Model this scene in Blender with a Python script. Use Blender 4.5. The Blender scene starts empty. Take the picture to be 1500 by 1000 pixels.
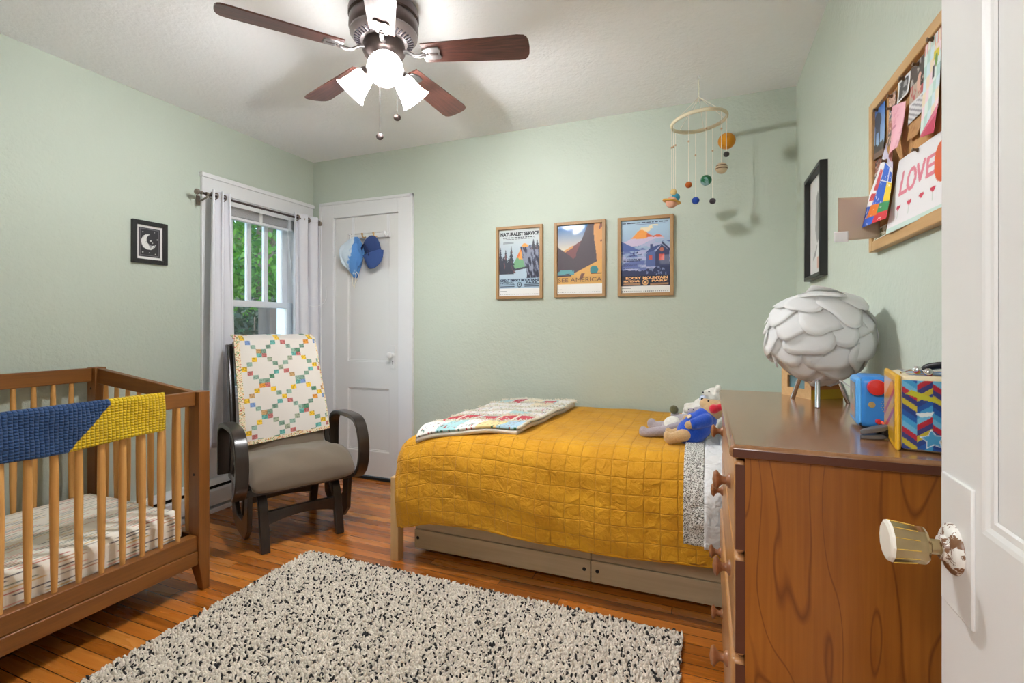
import bpy, bmesh, math, random
import numpy as np
from mathutils import Matrix, Vector, Euler
random.seed(7)
rng = np.random.default_rng(7)
SC = bpy.context.scene
COL = SC.collection
R = math.radians

# ------------------------------------------------------------------ camera, world, light
CAM_H, YAW, FPX, HOR = 1.19, 0.380, 715.0, 476.0
cam_d = bpy.data.cameras.new('camera')
cam_d.sensor_width = 36.0
cam_d.lens = FPX / 1500 * 36
cam_d.shift_y = -(500 - HOR) / 1500
cam_d.clip_start = 0.02
cam = bpy.data.objects.new('camera', cam_d)
COL.objects.link(cam)
cam.location = (0, 0, CAM_H)
cam.rotation_euler = (R(90), 0, YAW)
SC.camera = cam
vs = SC.view_settings
vs.view_transform = 'Standard'
vs.look = 'None'
vs.gamma = 1
vs.use_curve_mapping = False
vs.exposure = 0.84

world = bpy.data.worlds.new('sky_world')
SC.world = world
world.use_nodes = True
wn = world.node_tree.nodes
bg = wn['Background']
sky = wn.new('ShaderNodeTexSky')
sky.sky_type = 'NISHITA'
sky.sun_disc = False
sky.sun_elevation = R(50)
sky.sun_rotation = R(120)
world.node_tree.links.new(sky.outputs[0], bg.inputs[0])
bg.inputs[1].default_value = 0.75

def lamp(name, kind, loc, rot=(0, 0, 0), energy=10, size=0.1, sizey=None, color=(1, 1, 1)):
    l = bpy.data.lights.new(name, kind)
    l.energy = energy
    l.color = color
    if kind == 'AREA':
        l.shape = 'RECTANGLE' if sizey else 'SQUARE'
        l.size = size
        if sizey: l.size_y = sizey
    elif kind == 'POINT':
        l.shadow_soft_size = size
    elif kind == 'SUN':
        l.angle = size
    o = bpy.data.objects.new(name, l)
    COL.objects.link(o)
    o.location = loc
    o.rotation_euler = rot
    return o
lamp('sun', 'SUN', (-6, 8, 8), (R(38), R(20), R(200)), 1.0, R(2))
portal = lamp('daylight_at_window', 'AREA', (-3.225, 2.6, 1.36), (0, R(-90), 0), 1, 1.3, 0.7)
portal.data.cycles.is_portal = True
lamp('hall_fill_light', 'AREA', (-0.7, -1.15, 2.42), (R(38), 0, 0), 38, 1.1, 1.0, (0.97, 0.98, 1.0))  # added fill lamp, unseen behind the camera, to brighten the room

# ------------------------------------------------------------------ helpers
def lin(c):
    if isinstance(c, str):
        c = tuple(int(c[i:i + 2], 16) for i in (0, 2, 4))
    a = np.array(c, float) / 255.0
    a = np.where(a <= 0.04045, a / 12.92, ((a + 0.055) / 1.055) ** 2.4)
    return tuple(a)

WORLD = {}
def tag(o, label=None, cat=None, group=None, kind=None):
    if label: o['label'] = label
    if cat: o['category'] = cat
    if group: o['group'] = group
    if kind: o['kind'] = kind
    return o

def thing(name, label, cat, loc=(0, 0, 0), rz=0, group=None):
    o = bpy.data.objects.new(name, None)
    COL.objects.link(o)
    o.empty_display_size = 0.05
    o.location = loc
    o.rotation_euler = (0, 0, rz)
    WORLD[o.name] = Matrix.Translation(loc) @ Matrix.Rotation(rz, 4, 'Z')
    return tag(o, label, cat, group)

class MB:
    """collects shapes and links them as one mesh object"""
    def __init__(s, M=None):
        s.v = []; s.f = []; s.mi = []; s.M = M or Matrix.Identity(4); s.uv = {}
        s.col = {}
    def add(s, vs, fs, mi=0, M=None):
        T = s.M @ M if M is not None else s.M
        n = len(s.v)
        s.v += [T @ Vector(p) for p in vs]
        s.f += [tuple(i + n for i in f) for f in fs]
        s.mi += [mi] * len(fs)
        return n
    def box(s, lo, hi, mi=0, M=None):
        (x0, y0, z0), (x1, y1, z1) = lo, hi
        vs = [(x0, y0, z0), (x1, y0, z0), (x1, y1, z0), (x0, y1, z0), (x0, y0, z1), (x1, y0, z1), (x1, y1, z1), (x0, y1, z1)]
        fs = [(0, 3, 2, 1), (4, 5, 6, 7), (0, 1, 5, 4), (1, 2, 6, 5), (2, 3, 7, 6), (3, 0, 4, 7)]
        s.add(vs, fs, mi, M)
        return s
    def cbox(s, c, size, mi=0, M=None):
        return s.box([c[i] - size[i] / 2 for i in range(3)], [c[i] + size[i] / 2 for i in range(3)], mi, M)
    def tube(s, pts, r, n=10, mi=0, cap=True, flat=1.0, M=None):
        pts = [Vector(p) for p in pts]
        m = len(pts)
        rr = r if isinstance(r, (list, tuple)) else [r] * m
        t0 = (pts[1] - pts[0]).normalized()
        up = Vector((0, 0, 1)) if abs(t0.z) < 0.9 else Vector((0, 1, 0))
        a = t0.cross(up).normalized()
        vs, fs = [], []
        for i, p in enumerate(pts):
            if i == 0: t = pts[1] - pts[0]
            elif i == m - 1: t = pts[-1] - pts[-2]
            else: t = pts[i + 1] - pts[i - 1]
            t.normalize()
            a = (a - t * a.dot(t)).normalized()
            b = t.cross(a)
            for k in range(n):
                an = 2 * math.pi * k / n
                vs.append(p + a * (rr[i] * math.cos(an)) + b * (rr[i] * math.sin(an) * flat))
        for i in range(m - 1):
            for k in range(n):
                k2 = (k + 1) % n
                fs.append((i * n + k, i * n + k2, (i + 1) * n + k2, (i + 1) * n + k))
        if cap:
            fs.append(tuple(range(n))[::-1])
            fs.append(tuple((m - 1) * n + k for k in range(n)))
        s.add(vs, fs, mi, M)
        return s
    def lathe(s, prof, n=24, mi=0, M=None, capb=False, capt=False):
        vs, fs = [], []
        for (r, z) in prof:
            for k in range(n):
                an = 2 * math.pi * k / n
                vs.append((r * math.cos(an), r * math.sin(an), z))
        for i in range(len(prof) - 1):
            for k in range(n):
                k2 = (k + 1) % n
                fs.append((i * n + k, i * n + k2, (i + 1) * n + k2, (i + 1) * n + k))
        if capb: fs.append(tuple(range(n))[::-1])
        if capt: fs.append(tuple((len(prof) - 1) * n + k for k in range(n)))
        s.add(vs, fs, mi, M)
        return s
    def ball(s, c, r, n=16, m=10, mi=0, M=None):
        rx, ry, rz = r if isinstance(r, (tuple, list)) else (r, r, r)
        vs = [(c[0], c[1], c[2] - rz)]
        for j in range(1, m):
            ph = -math.pi / 2 + math.pi * j / m
            for k in range(n):
                an = 2 * math.pi * k / n
                vs.append((c[0] + rx * math.cos(ph) * math.cos(an), c[1] + ry * math.cos(ph) * math.sin(an), c[2] + rz * math.sin(ph)))
        vs.append((c[0], c[1], c[2] + rz))
        fs = [(0, 1 + (k + 1) % n, 1 + k) for k in range(n)]
        for j in range(m - 2):
            for k in range(n):
                a = 1 + j * n; b = a + n; k2 = (k + 1) % n
                fs.append((a + k, a + k2, b + k2, b + k))
        L = len(vs) - 1; a = 1 + (m - 2) * n
        fs += [(a + k, a + (k + 1) % n, L) for k in range(n)]
        s.add(vs, fs, mi, M)
        return s
    def prism(s, poly, d, M=None, mi=0):
        """polygon in local XZ, extruded along +Y by d"""
        n = len(poly)
        vs = [(x, 0, z) for x, z in poly] + [(x, d, z) for x, z in poly]
        fs = [tuple(range(n)), tuple(range(n, 2 * n))[::-1]]
        for i in range(n):
            j = (i + 1) % n
            fs.append((j, i, i + n, j + n))
        s.add(vs, fs, mi, M)
        return s
    def grid(s, nx, ny, fn, mi=0, uvfn=None, colors=None, wrap=False):
        n0 = len(s.v)
        for j in range(ny + 1):
            for i in range(nx + 1):
                s.v.append(s.M @ Vector(fn(i / nx, j / ny)))
                if uvfn: s.uv[n0 + j * (nx + 1) + i] = uvfn(i / nx, j / ny)
                if colors is not None: s.col[n0 + j * (nx + 1) + i] = colors[j, i]
        for j in range(ny):
            for i in range(nx):
                a = n0 + j * (nx + 1) + i
                s.f.append((a, a + 1, a + nx + 2, a + nx + 1)); s.mi.append(mi)
        return s
    def build(s, name, mat, parent=None, smooth=35, bevel=0, solid=0, sub=0, label=None, cat=None, group=None, kind=None, merge=0, remesh=0, seg=2):
        me = bpy.data.meshes.new(name)
        vs = s.v
        if parent is not None:
            Mi = WORLD[parent.name].inverted()
            vs = [Mi @ p for p in vs]
            org = None
        else:
            xs = [p.x for p in vs]; ys = [p.y for p in vs]; zs = [p.z for p in vs]
            org = Vector(((min(xs) + max(xs)) / 2, (min(ys) + max(ys)) / 2, min(zs)))
            vs = [p - org for p in vs]
        me.from_pydata([tuple(p) for p in vs], [], s.f)
        mats = mat if isinstance(mat, (list, tuple)) else [mat]
        for m in mats: me.materials.append(m)
        if len(mats) > 1: me.polygons.foreach_set('material_index', s.mi)
        if s.uv:
            ul = me.uv_layers.new(name='UVMap')
            for lp in me.loops:
                if lp.vertex_index in s.uv: ul.data[lp.index].uv = s.uv[lp.vertex_index]
        if s.col:
            ca = me.color_attributes.new('Col', 'FLOAT_COLOR', 'POINT')
            arr = np.ones((len(vs), 4), np.float32)
            for k, c in s.col.items(): arr[k, :3] = c
            ca.data.foreach_set('color', arr.ravel())
        if merge:
            bm = bmesh.new(); bm.from_mesh(me)
            bmesh.ops.remove_doubles(bm, verts=bm.verts, dist=merge)
            bmesh.ops.recalc_face_normals(bm, faces=bm.faces)
            bm.to_mesh(me); bm.free()
        if smooth:
            me.polygons.foreach_set('use_smooth', [True] * len(me.polygons))
            if smooth < 180: me.set_sharp_from_angle(angle=R(smooth))
        me.update()
        o = bpy.data.objects.new(name, me)
        COL.objects.link(o)
        if parent is not None:
            o.parent = parent
            WORLD[o.name] = WORLD[parent.name].copy()
        else:
            o.location = org
            WORLD[o.name] = Matrix.Translation(org)
        if remesh:
            md = o.modifiers.new('remesh', 'REMESH'); md.mode = 'VOXEL'; md.voxel_size = remesh; md.use_smooth_shade = True
            ms = o.modifiers.new('smooth', 'SMOOTH'); ms.iterations = 4; ms.factor = 0.5
        if bevel:
            md = o.modifiers.new('bevel', 'BEVEL'); md.width = bevel; md.segments = seg; md.limit_method = 'ANGLE'; md.angle_limit = R(40)
            md.harden_normals = False
        if solid:
            md = o.modifiers.new('solid', 'SOLIDIFY'); md.thickness = solid; md.offset = 0
        if sub:
            md = o.modifiers.new('sub', 'SUBSURF'); md.levels = sub; md.render_levels = sub
        tag(o, label, cat, group, kind)
        return o

def axis_M(loc, direction, up=(0, 0, 1)):
    """matrix whose local +Z points along direction"""
    z = Vector(direction).normalized()
    u = Vector(up)
    if abs(z.dot(u)) > 0.98: u = Vector((0, 1, 0))
    x = u.cross(z).normalized(); y = z.cross(x)
    M = Matrix((x, y, z)).transposed().to_4x4()
    M.translation = Vector(loc)
    return M

def frame_M(loc, xdir, ydir, zdir):
    M = Matrix((Vector(xdir), Vector(ydir), Vector(zdir))).transposed().to_4x4()
    M.translation = Vector(loc)
    return M

def copy_tree(o, parent=None):
    c = o.copy(); COL.objects.link(c)
    if parent is not None: c.parent = parent
    WORLD[c.name] = WORLD[o.name].copy()
    for ch in list(o.children): copy_tree(ch, c)
    return c

# ------------------------------------------------------------------ materials
class NT:
    def __init__(s, name):
        s.m = bpy.data.materials.new(name); s.m.use_nodes = True
        s.n = s.m.node_tree.nodes; s.l = s.m.node_tree.links
        s.b = s.n['Principled BSDF']
    def new(s, t, **kw):
        n = s.n.new(t)
        for k, v in kw.items():
            if k.startswith('i_'):
                key = k[2:].replace('_', ' ')
                n.inputs[key].default_value = v
            else: setattr(n, k, v)
        return n
    def link(s, a, b): s.l.new(a, b)
    def math(s, op, a, b=None, c=None):
        n = s.n.new('ShaderNodeMath'); n.operation = op
        for i, x in enumerate((a, b, c)):
            if x is None: continue
            if isinstance(x, (int, float)): n.inputs[i].default_value = x
            else: s.l.new(x, n.inputs[i])
        return n.outputs[0]
    def mix(s, f, a, b, mode='MIX'):
        n = s.n.new('ShaderNodeMix'); n.data_type = 'RGBA'; n.blend_type = mode
        for sock, x in ((n.inputs[0], f), (n.inputs[6], a), (n.inputs[7], b)):
            if isinstance(x, (int, float)): sock.default_value = x
            elif isinstance(x, tuple): sock.default_value = x + (1,) if len(x) == 3 else x
            else: s.l.new(x, sock)
        return n.outputs[2]
    def coord(s, kind='Object', scale=(1, 1, 1), rot=(0, 0, 0)):
        tc = s.n.new('ShaderNodeTexCoord'); mp = s.n.new('ShaderNodeMapping')
        mp.inputs['Scale'].default_value = scale
        mp.inputs['Rotation'].default_value = rot
        s.l.new(tc.outputs[kind], mp.inputs[0])
        return mp.outputs[0]
    def noise(s, vec, scale=5, detail=3, rough=0.5, dist=0):
        n = s.n.new('ShaderNodeTexNoise'); n.inputs['Scale'].default_value = scale
        n.inputs['Detail'].default_value = detail; n.inputs['Roughness'].default_value = rough
        n.inputs['Distortion'].default_value = dist
        s.l.new(vec, n.inputs['Vector'])
        return n.outputs['Fac']
    def ramp(s, f, stops):
        n = s.n.new('ShaderNodeValToRGB'); e = n.color_ramp.elements
        while len(e) < len(stops): e.new(0.5)
        for k, (p, c) in enumerate(stops):
            e[k].position = p; e[k].color = tuple(c) + (1,) if len(c) == 3 else c
        s.l.new(f, n.inputs[0])
        return n.outputs[0]
    def bump(s, h, strength=0.3, dist=0.01):
        n = s.n.new('ShaderNodeBump'); n.inputs['Strength'].default_value = strength; n.inputs['Distance'].default_value = dist
        s.l.new(h, n.inputs['Height']); s.l.new(n.outputs[0], s.b.inputs['Normal'])
        return n
    def base(s, x):
        if isinstance(x, tuple): s.b.inputs['Base Color'].default_value = x + (1,) if len(x) == 3 else x
        else: s.l.new(x, s.b.inputs['Base Color'])
    def set(s, **kw):
        for k, v in kw.items():
            s.b.inputs[k.replace('_', ' ')].default_value = v

def plain(name, c, rough=0.5, metal=0.0, bump=0.0, bscale=200, vary=0.0, spec=0.5, sheen=0):
    t = NT(name); c = lin(c)
    v = t.coord()
    if vary:
        n = t.noise(v, 9, 4)
        t.base(t.ramp(n, [(0.3, tuple(x * (1 - vary) for x in c)), (0.7, tuple(min(1, x * (1 + vary)) for x in c))]))
    else: t.base(c)
    if bump: t.bump(t.noise(v, bscale, 2), bump, 0.004)
    t.set(Roughness=rough, Metallic=metal)
    t.b.inputs['Specular IOR Level'].default_value = spec
    if sheen: t.b.inputs['Sheen Weight'].default_value = sheen
    return t.m

def wall_mat(name, c, bs=0.35, scale=70):
    t = NT(name); c = lin(c); v = t.coord()
    n2 = t.noise(v, 1.3, 2)
    t.base(t.ramp(n2, [(0.3, tuple(x * 0.97 for x in c)), (0.7, tuple(min(1, x * 1.02) for x in c))]))
    n = t.noise(v, scale, 4, 0.6)
    n3 = t.noise(v, scale * 0.3, 3, 0.6)
    t.bump(t.math('ADD', n, n3), bs, 0.006)
    t.set(Roughness=0.62)
    t.b.inputs['Specular IOR Level'].default_value = 0.35
    return t.m

def wood(name, c1, c2, axis=0, rough=0.4, scale=1.0, coat=0.0, contrast=1.0):
    """long grain along axis"""
    t = NT(name); a, b = lin(c1), lin(c2)
    sc = [14 * scale] * 3; sc[axis] = 1.1 * scale
    v = t.coord('Object', tuple(sc))
    n = t.noise(v, 1.6, 5, 0.6, 0.6)
    sc2 = [90 * scale] * 3; sc2[axis] = 3 * scale
    n2 = t.noise(t.coord('Object', tuple(sc2)), 1.5, 2)
    f = t.math('ADD', t.math('MULTIPLY', n, 0.75), t.math('MULTIPLY', n2, 0.25))
    t.base(t.ramp(f, [(0.5 - 0.2 / contrast, b), (0.5 + 0.2 / contrast, a)]))
    t.bump(n2, 0.06, 0.002)
    t.set(Roughness=rough, Coat_Weight=coat, Coat_Roughness=0.15)
    return t.m

def attr_mat(name, rough=0.6, bump=0, bscale=300, sheen=0, coat=0):
    t = NT(name)
    a = t.n.new('ShaderNodeAttribute'); a.attribute_name = 'Col'
    t.base(a.outputs['Color'])
    if bump: t.bump(t.noise(t.coord(), bscale, 2), bump, 0.003)
    t.set(Roughness=rough, Coat_Weight=coat, Coat_Roughness=0.03)
    if sheen: t.b.inputs['Sheen Weight'].default_value = sheen
    return t.m

M = {}
M['wall'] = wall_mat('sage_green_wall_paint', (198, 207, 194), 0.5, 60)
M['ceiling'] = wall_mat('white_textured_ceiling', (248, 248, 250), 0.55, 45)
M['white'] = plain('white_trim_paint', (233, 233, 234), 0.35, bump=0.05, bscale=40)
M['white_door'] = plain('white_door_paint', (228, 227, 225), 0.32, bump=0.06, bscale=30)
M['hall'] = plain('hall_paint', (226, 224, 218), 0.7)
M['curtain'] = plain('grey_curtain_cloth', (226, 226, 232), 0.85, bump=0.15, bscale=500, sheen=0.2)
M['dark'] = plain('near_black_gap', (30, 24, 20), 0.8)
M['black'] = plain('black_paint', (26, 25, 26), 0.4)
M['blackmetal'] = plain('black_plastic', (30, 30, 32), 0.3)
M['bronze'] = plain('oil_rubbed_bronze', (92, 80, 78), 0.35, 0.85, vary=0.15)
M['pewter'] = plain('brushed_pewter', (150, 146, 147), 0.32, 0.9)
M['chrome'] = plain('chrome', (220, 220, 222), 0.12, 1.0)
M['slot'] = plain('vent_slot_dark', (62, 56, 66), 0.6)
M['blade'] = wood('walnut_fan_blade', (100, 60, 52), (60, 34, 31), 0, 0.3, 1.2, 0.3)
M['cribwood'] = wood('walnut_crib_wood', (148, 93, 38), (110, 64, 24), 1, 0.42, 0.9, 0.1)
M['cribwood_x'] = wood('walnut_crib_end_wood', (144, 90, 37), (106, 62, 24), 0, 0.42, 0.9, 0.1)
M['cribwood_z'] = wood('walnut_crib_post_wood', (148, 92, 38), (110, 64, 24), 2, 0.42, 0.9, 0.1)
M['slat'] = wood('natural_pine_slat', (230, 176, 104), (204, 144, 74), 2, 0.45, 1.0)
M['bedwood_z'] = wood('pale_pine_leg', (222, 186, 136), (200, 160, 108), 2, 0.5)
M['bedwood'] = wood('pale_pine_board', (206, 186, 152), (182, 160, 124), 0, 0.5, 0.7)
M['chairwood'] = wood('espresso_bentwood', (56, 45, 38), (32, 26, 22), 2, 0.3, 1.0, 0.22)
M['dtop'] = wood('dresser_top_cherry', (158, 112, 74), (124, 82, 50), 1, 0.22, 0.6, 0.6)  # lightened: tan sheen of the reflected ceiling and wall put into the colour
M['dedge'] = plain('dresser_dark_edge', (86, 48, 34), 0.35)
M['dfront'] = wood('dresser_front_cherry', (190, 138, 88), (150, 100, 58), 1, 0.35, 0.7, 0.2)
M['knobwood'] = wood('turned_knob_wood', (160, 106, 70), (120, 72, 44), 0, 0.35, 2.0, 0.2)
M['framewood'] = wood('light_oak_frame', (188, 150, 104), (160, 122, 80), 2, 0.5, 1.0)
M['framewood_x'] = wood('light_oak_frame_rail', (188, 150, 104), (160, 122, 80), 0, 0.5, 1.0)
M['corkframe'] = wood('pine_board_frame', (214, 176, 124), (190, 148, 96), 1, 0.5, 1.0)
M['cork'] = plain('cork', (200, 152, 98), 0.9, bump=0.4, bscale=160, vary=0.12)
M['paperwhite'] = plain('white_paper', (240, 240, 240), 0.8)
M['cushion'] = plain('taupe_microfibre', (118, 104, 88), 0.9, bump=0.1, bscale=20, vary=0.06, sheen=0.4)
M['art'] = attr_mat('printed_paper', 0.45)
M['art_gloss'] = attr_mat('print_under_glass', 0.5, coat=1.0)
M['art_matte_gloss'] = attr_mat('print_under_acrylic', 0.5, coat=0.12)
M['cloth_art'] = attr_mat('printed_cotton', 0.9, 0.2, 350, 0.15)
M['tin_art'] = attr_mat('printed_tin', 0.28, coat=0.4)
M['lettering_dark'] = plain('dark_print_ink', (40, 44, 52), 0.6)
M['lettering_navy'] = plain('navy_print_ink', (34, 42, 72), 0.6)
M['lettering_brown'] = plain('brown_print_ink', (112, 84, 62), 0.6)
M['lettering_orange'] = plain('apricot_print_ink', (246, 190, 132), 0.6)
M['bluetoy'] = plain('sky_blue_plastic', (46, 132, 214), 0.35)
M['redtoy'] = plain('red_plastic', (206, 40, 36), 0.35)
M['orangecable'] = plain('coral_cable', (226, 92, 66), 0.4)
M['yellowtin'] = plain('yellow_tin', (226, 172, 30), 0.35)
M['creamtin'] = plain('cream_tin_rim', (226, 210, 176), 0.35)
M['greyplastic'] = plain('dark_grey_plastic', (92, 90, 90), 0.4)
M['petal'] = plain('white_lamp_petal', (240, 240, 240), 0.55)
M['navycap'] = plain('navy_cap_cloth', (44, 66, 118), 0.85, bump=0.2, bscale=300)
M['string'] = plain('white_cotton_string', (236, 230, 214), 0.9)
M['ringwood'] = plain('pale_wood_hoop', (232, 220, 190), 0.6)
M['woodtoy'] = wood('plywood_toy', (216, 178, 126), (196, 154, 102), 0, 0.5, 1.5)

BULB = 800.0
FAN_ROT = 4
# ------------------------------------------------------------------ floor material
def floor_mat():
    t = NT('varnished_oak_strip_floor')
    v = t.coord('Object')
    sp = t.new('ShaderNodeSeparateXYZ'); t.link(v, sp.inputs[0])
    x, y = sp.outputs[0], sp.outputs[1]
    rowf = t.math('DIVIDE', y, 0.057)
    row = t.math('FLOOR', rowf)
    off = t.math('FRACT', t.math('MULTIPLY', t.math('SINE', t.math('MULTIPLY', row, 12.9898)), 437.58))
    colf = t.math('ADD', t.math('DIVIDE', x, 1.15), t.math('MULTIPLY', off, 3.0))
    col = t.math('FLOOR', colf)
    cb = t.new('ShaderNodeCombineXYZ'); t.link(row, cb.inputs[0]); t.link(col, cb.inputs[1])
    wnz = t.new('ShaderNodeTexWhiteNoise'); t.link(cb.outputs[0], wnz.inputs['Vector'])
    pv = wnz.outputs['Value']
    # grain, shifted per plank
    cb2 = t.new('ShaderNodeCombineXYZ')
    t.link(t.math('MULTIPLY', x, 1.6), cb2.inputs[0])
    t.link(t.math('MULTIPLY', y, 26.0), cb2.inputs[1])
    t.link(t.math('MULTIPLY', pv, 40.0), cb2.inputs[2])
    g = t.noise(cb2.outputs[0], 1.5, 5, 0.62, 0.8)
    tone = t.math('ADD', t.math('MULTIPLY', pv, 0.5), t.math('MULTIPLY', g, 0.62))
    c = t.ramp(tone, [(0.22, lin((126, 66, 14))), (0.55, lin((194, 112, 38))), (0.95, lin((224, 150, 70)))])
    # gaps
    fy = t.math('FRACT', rowf)
    gy = t.math('MINIMUM', fy, t.math('SUBTRACT', 1.0, fy))
    fx = t.math('FRACT', colf)
    gx = t.math('MULTIPLY', t.math('MINIMUM', fx, t.math('SUBTRACT', 1.0, fx)), 20.0)
    gap = t.math('MINIMUM', gy, gx)
    gm = t.new('ShaderNodeMapRange'); t.link(gap, gm.inputs[0])
    gm.inputs[1].default_value = 0.012; gm.inputs[2].default_value = 0.045
    dk = t.mix(gm.outputs[0], lin((52, 24, 8)), c)
    t.base(dk)
    b = t.bump(gm.outputs[0], 0.25, 0.002)
    ws = t.noise(t.coord('Object', (1.2, 9, 1)), 2.0, 2)
    rr = t.new('ShaderNodeMapRange'); t.link(ws, rr.inputs[0]); rr.inputs[3].default_value = 0.2; rr.inputs[4].default_value = 0.36
    t.link(rr.outputs[0], t.b.inputs['Roughness'])
    t.set(Coat_Weight=0.35, Coat_Roughness=0.16)
    return t.m
M['floor'] = floor_mat()

def glass_mat():
    m = bpy.data.materials.new('window_glass'); m.use_nodes = True
    n = m.node_tree.nodes; l = m.node_tree.links
    n.clear()
    o = n.new('ShaderNodeOutputMaterial'); mx = n.new('ShaderNodeMixShader')
    tr = n.new('ShaderNodeBsdfTransparent'); gl = n.new('ShaderNodeBsdfGlossy'); gl.inputs['Roughness'].default_value = 0.02
    fr = n.new('ShaderNodeFresnel'); fr.inputs[0].default_value = 1.35
    tr.inputs[0].default_value = (0.96, 0.98, 0.97, 1)
    l.new(fr.outputs[0], mx.inputs[0]); l.new(tr.outputs[0], mx.inputs[1]); l.new(gl.outputs[0], mx.inputs[2])
    l.new(mx.outputs[0], o.inputs[0])
    return m
M['glass'] = glass_mat()

# ------------------------------------------------------------------ room shell
XL, XR, YB, YF, ZC = -2.973, 0.459, 3.089, -0.03, 2.51
WT = 0.24
def struct(name, mb, mat, **kw):
    return mb.build(name, mat, kind='structure', **kw)
fl = MB().box((XL - WT, -2.2, -0.08), (XR + 0.14, YB + 0.14, 0.0))
floor_o = struct('floor', fl, M['floor'], smooth=0)
struct('ceiling', MB().box((XL - WT, -2.2, ZC), (XR + 0.14, YB + 0.14, ZC + 0.1)), M['ceiling'], smooth=0)
# left wall with window opening
WY0, WY1, WZ0, WZ1 = 2.24, 2.955, 0.70, 2.045
wl = MB()
wl.box((XL - WT, YF, 0), (XL, WY0, ZC)); wl.box((XL - WT, WY1, 0), (XL, YB + 0.14, ZC))
wl.box((XL - WT, WY0, 0), (XL, WY1, WZ0)); wl.box((XL - WT, WY0, WZ1), (XL, WY1, ZC))
struct('wall_left', wl, M['wall'], smooth=0)
# back wall with closet opening
DX0, DX1, DZ = -2.765, -2.13, 2.05
wb = MB()
wb.box((XL, YB, 0), (DX0, YB + 0.14, ZC)); wb.box((DX1, YB, 0), (XR, YB + 0.14, ZC)); wb.box((DX0, YB, DZ), (DX1, YB + 0.14, ZC))
struct('wall_back', wb, M['wall'], smooth=0)
struct('wall_right', MB().box((XR, YF, 0), (XR + 0.14, YB + 0.14, ZC)), M['wall'], smooth=0)
wf = MB()
wf.box((XL - WT, YF - 0.12, 0), (-0.54, YF, ZC)); wf.box((0.345, YF - 0.12, 0), (XR + 0.14, YF, ZC)); wf.box((-0.54, YF - 0.12, 2.06), (0.345, YF, ZC))
struct('wall_front', wf, M['wall'], smooth=0)
hall = MB()
hall.box((XL - WT, -2.2, 0), (XL - WT + 0.1, YF - 0.12, ZC)); hall.box((XR + 0.04, -2.2, 0), (XR + 0.14, YF - 0.12, ZC)); hall.box((XL - WT + 0.1, -2.2, 0), (XR + 0.04, -2.1, ZC))
struct('wall_hall', hall, M['hall'], smooth=0)

# baseboards
def baseboard(name, a, b, nrm):
    (ax, ay), (bx, by) = a, b
    L = math.hypot(bx - ax, by - ay)
    Mx = frame_M((ax, ay, 0), ((bx - ax) / L, (by - ay) / L, 0), (-nrm[0], -nrm[1], 0), (0, 0, 1)) if True else None
    prof = [(0, 0), (0.016, 0), (0.016, 0.105), (0.012, 0.118), (0.006, 0.124), (0.004, 0.135), (0, 0.135)]
    m = MB()
    n = len(prof)
    vs = [Vector((ax + nrm[0] * p, ay + nrm[1] * p, z)) for p, z in prof] + [Vector((bx + nrm[0] * p, by + nrm[1] * p, z)) for p, z in prof]
    fs = [tuple(range(n)), tuple(range(n, 2 * n))[::-1]] + [(i, (i + 1) % n, (i + 1) % n + n, i + n) for i in range(n)]
    m.add(vs, fs)
    struct(name, m, M['white'], smooth=25, merge=1e-5)
baseboard('baseboard_back', (-2.012, YB), (XR, YB), (0, -1))
baseboard('baseboard_right', (XR, YF), (XR, YB - 0.016), (-1, 0))
baseboard('baseboard_left', (XL, YF), (XL, 0.2), (1, 0))
baseboard('baseboard_front', (XL + 0.016, YF), (-0.63, YF), (0, 1))

# ------------------------------------------------------------------ closet door (door_1)
def panel_slab(m, w, h, th, panels, dep=0.012, mold=0.016):
    """door slab in local XZ, front face at y=0 looking to -Y; recessed panels with moulded edge"""
    xs = sorted({0, w} | {p[0] for p in panels} | {p[2] for p in panels})
    zs = sorted({0, h} | {p[1] for p in panels} | {p[3] for p in panels})
    def inside(xc, zc): return any(p[0] < xc < p[2] and p[1] < zc < p[3] for p in panels)
    m.box((0, dep + 0.0005, 0), (w, th, h))
    for i in range(len(xs) - 1):
        for j in range(len(zs) - 1):
            if not inside((xs[i] + xs[i + 1]) / 2, (zs[j] + zs[j + 1]) / 2):
                m.box((xs[i], 0, zs[j]), (xs[i + 1], dep + 0.0005, zs[j + 1]))
    for (x0, z0, x1, z1) in panels:
        pr = [(0.0, 0.0), (mold * 0.3, 0.001), (mold * 0.6, dep * 0.55), (mold, dep * 0.6), (mold * 1.15, dep)]
        for a in range(len(pr) - 1):
            (i0, d0), (i1, d1) = pr[a], pr[a + 1]
            A = [(x0 + i0, d0, z0 + i0), (x1 - i0, d0, z0 + i0), (x1 - i0, d0, z1 - i0), (x0 + i0, d0, z1 - i0)]
            B = [(x0 + i1, d1, z0 + i1), (x1 - i1, d1, z0 + i1), (x1 - i1, d1, z1 - i1), (x0 + i1, d1, z1 - i1)]
            m.add(A + B, [(k, (k + 1) % 4, (k + 1) % 4 + 4, k + 4) for k in range(4)])
sx0, sx1 = -2.752, -2.144
slab = MB(Matrix.Translation((sx0, YB + 0.004, 0.028)))
panel_slab(slab, sx1 - sx0, 2.006, 0.036, [(0.118, 0.185, 0.518, 0.68), (0.118, 0.875, 0.518, 1.88)])
door1 = struct('door_1', slab, M['white_door'], smooth=0)
cas = MB()
for x0, x1 in ((-2.889, -2.752), (-2.144, -2.018)):
    cas.box((x0, YB - 0.018, 0), (x1, YB - 0.0005, 2.158))
cas.box((-2.752, YB - 0.018, 2.036), (-2.144, YB - 0.0005, 2.158))
for x0, x1, z0, z1 in ((-2.893, -2.871, 0, 2.162), (-2.036, -2.014, 0, 2.162)):
    cas.box((x0, YB - 0.027, z0), (x1, YB - 0.0005, z1))
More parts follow.
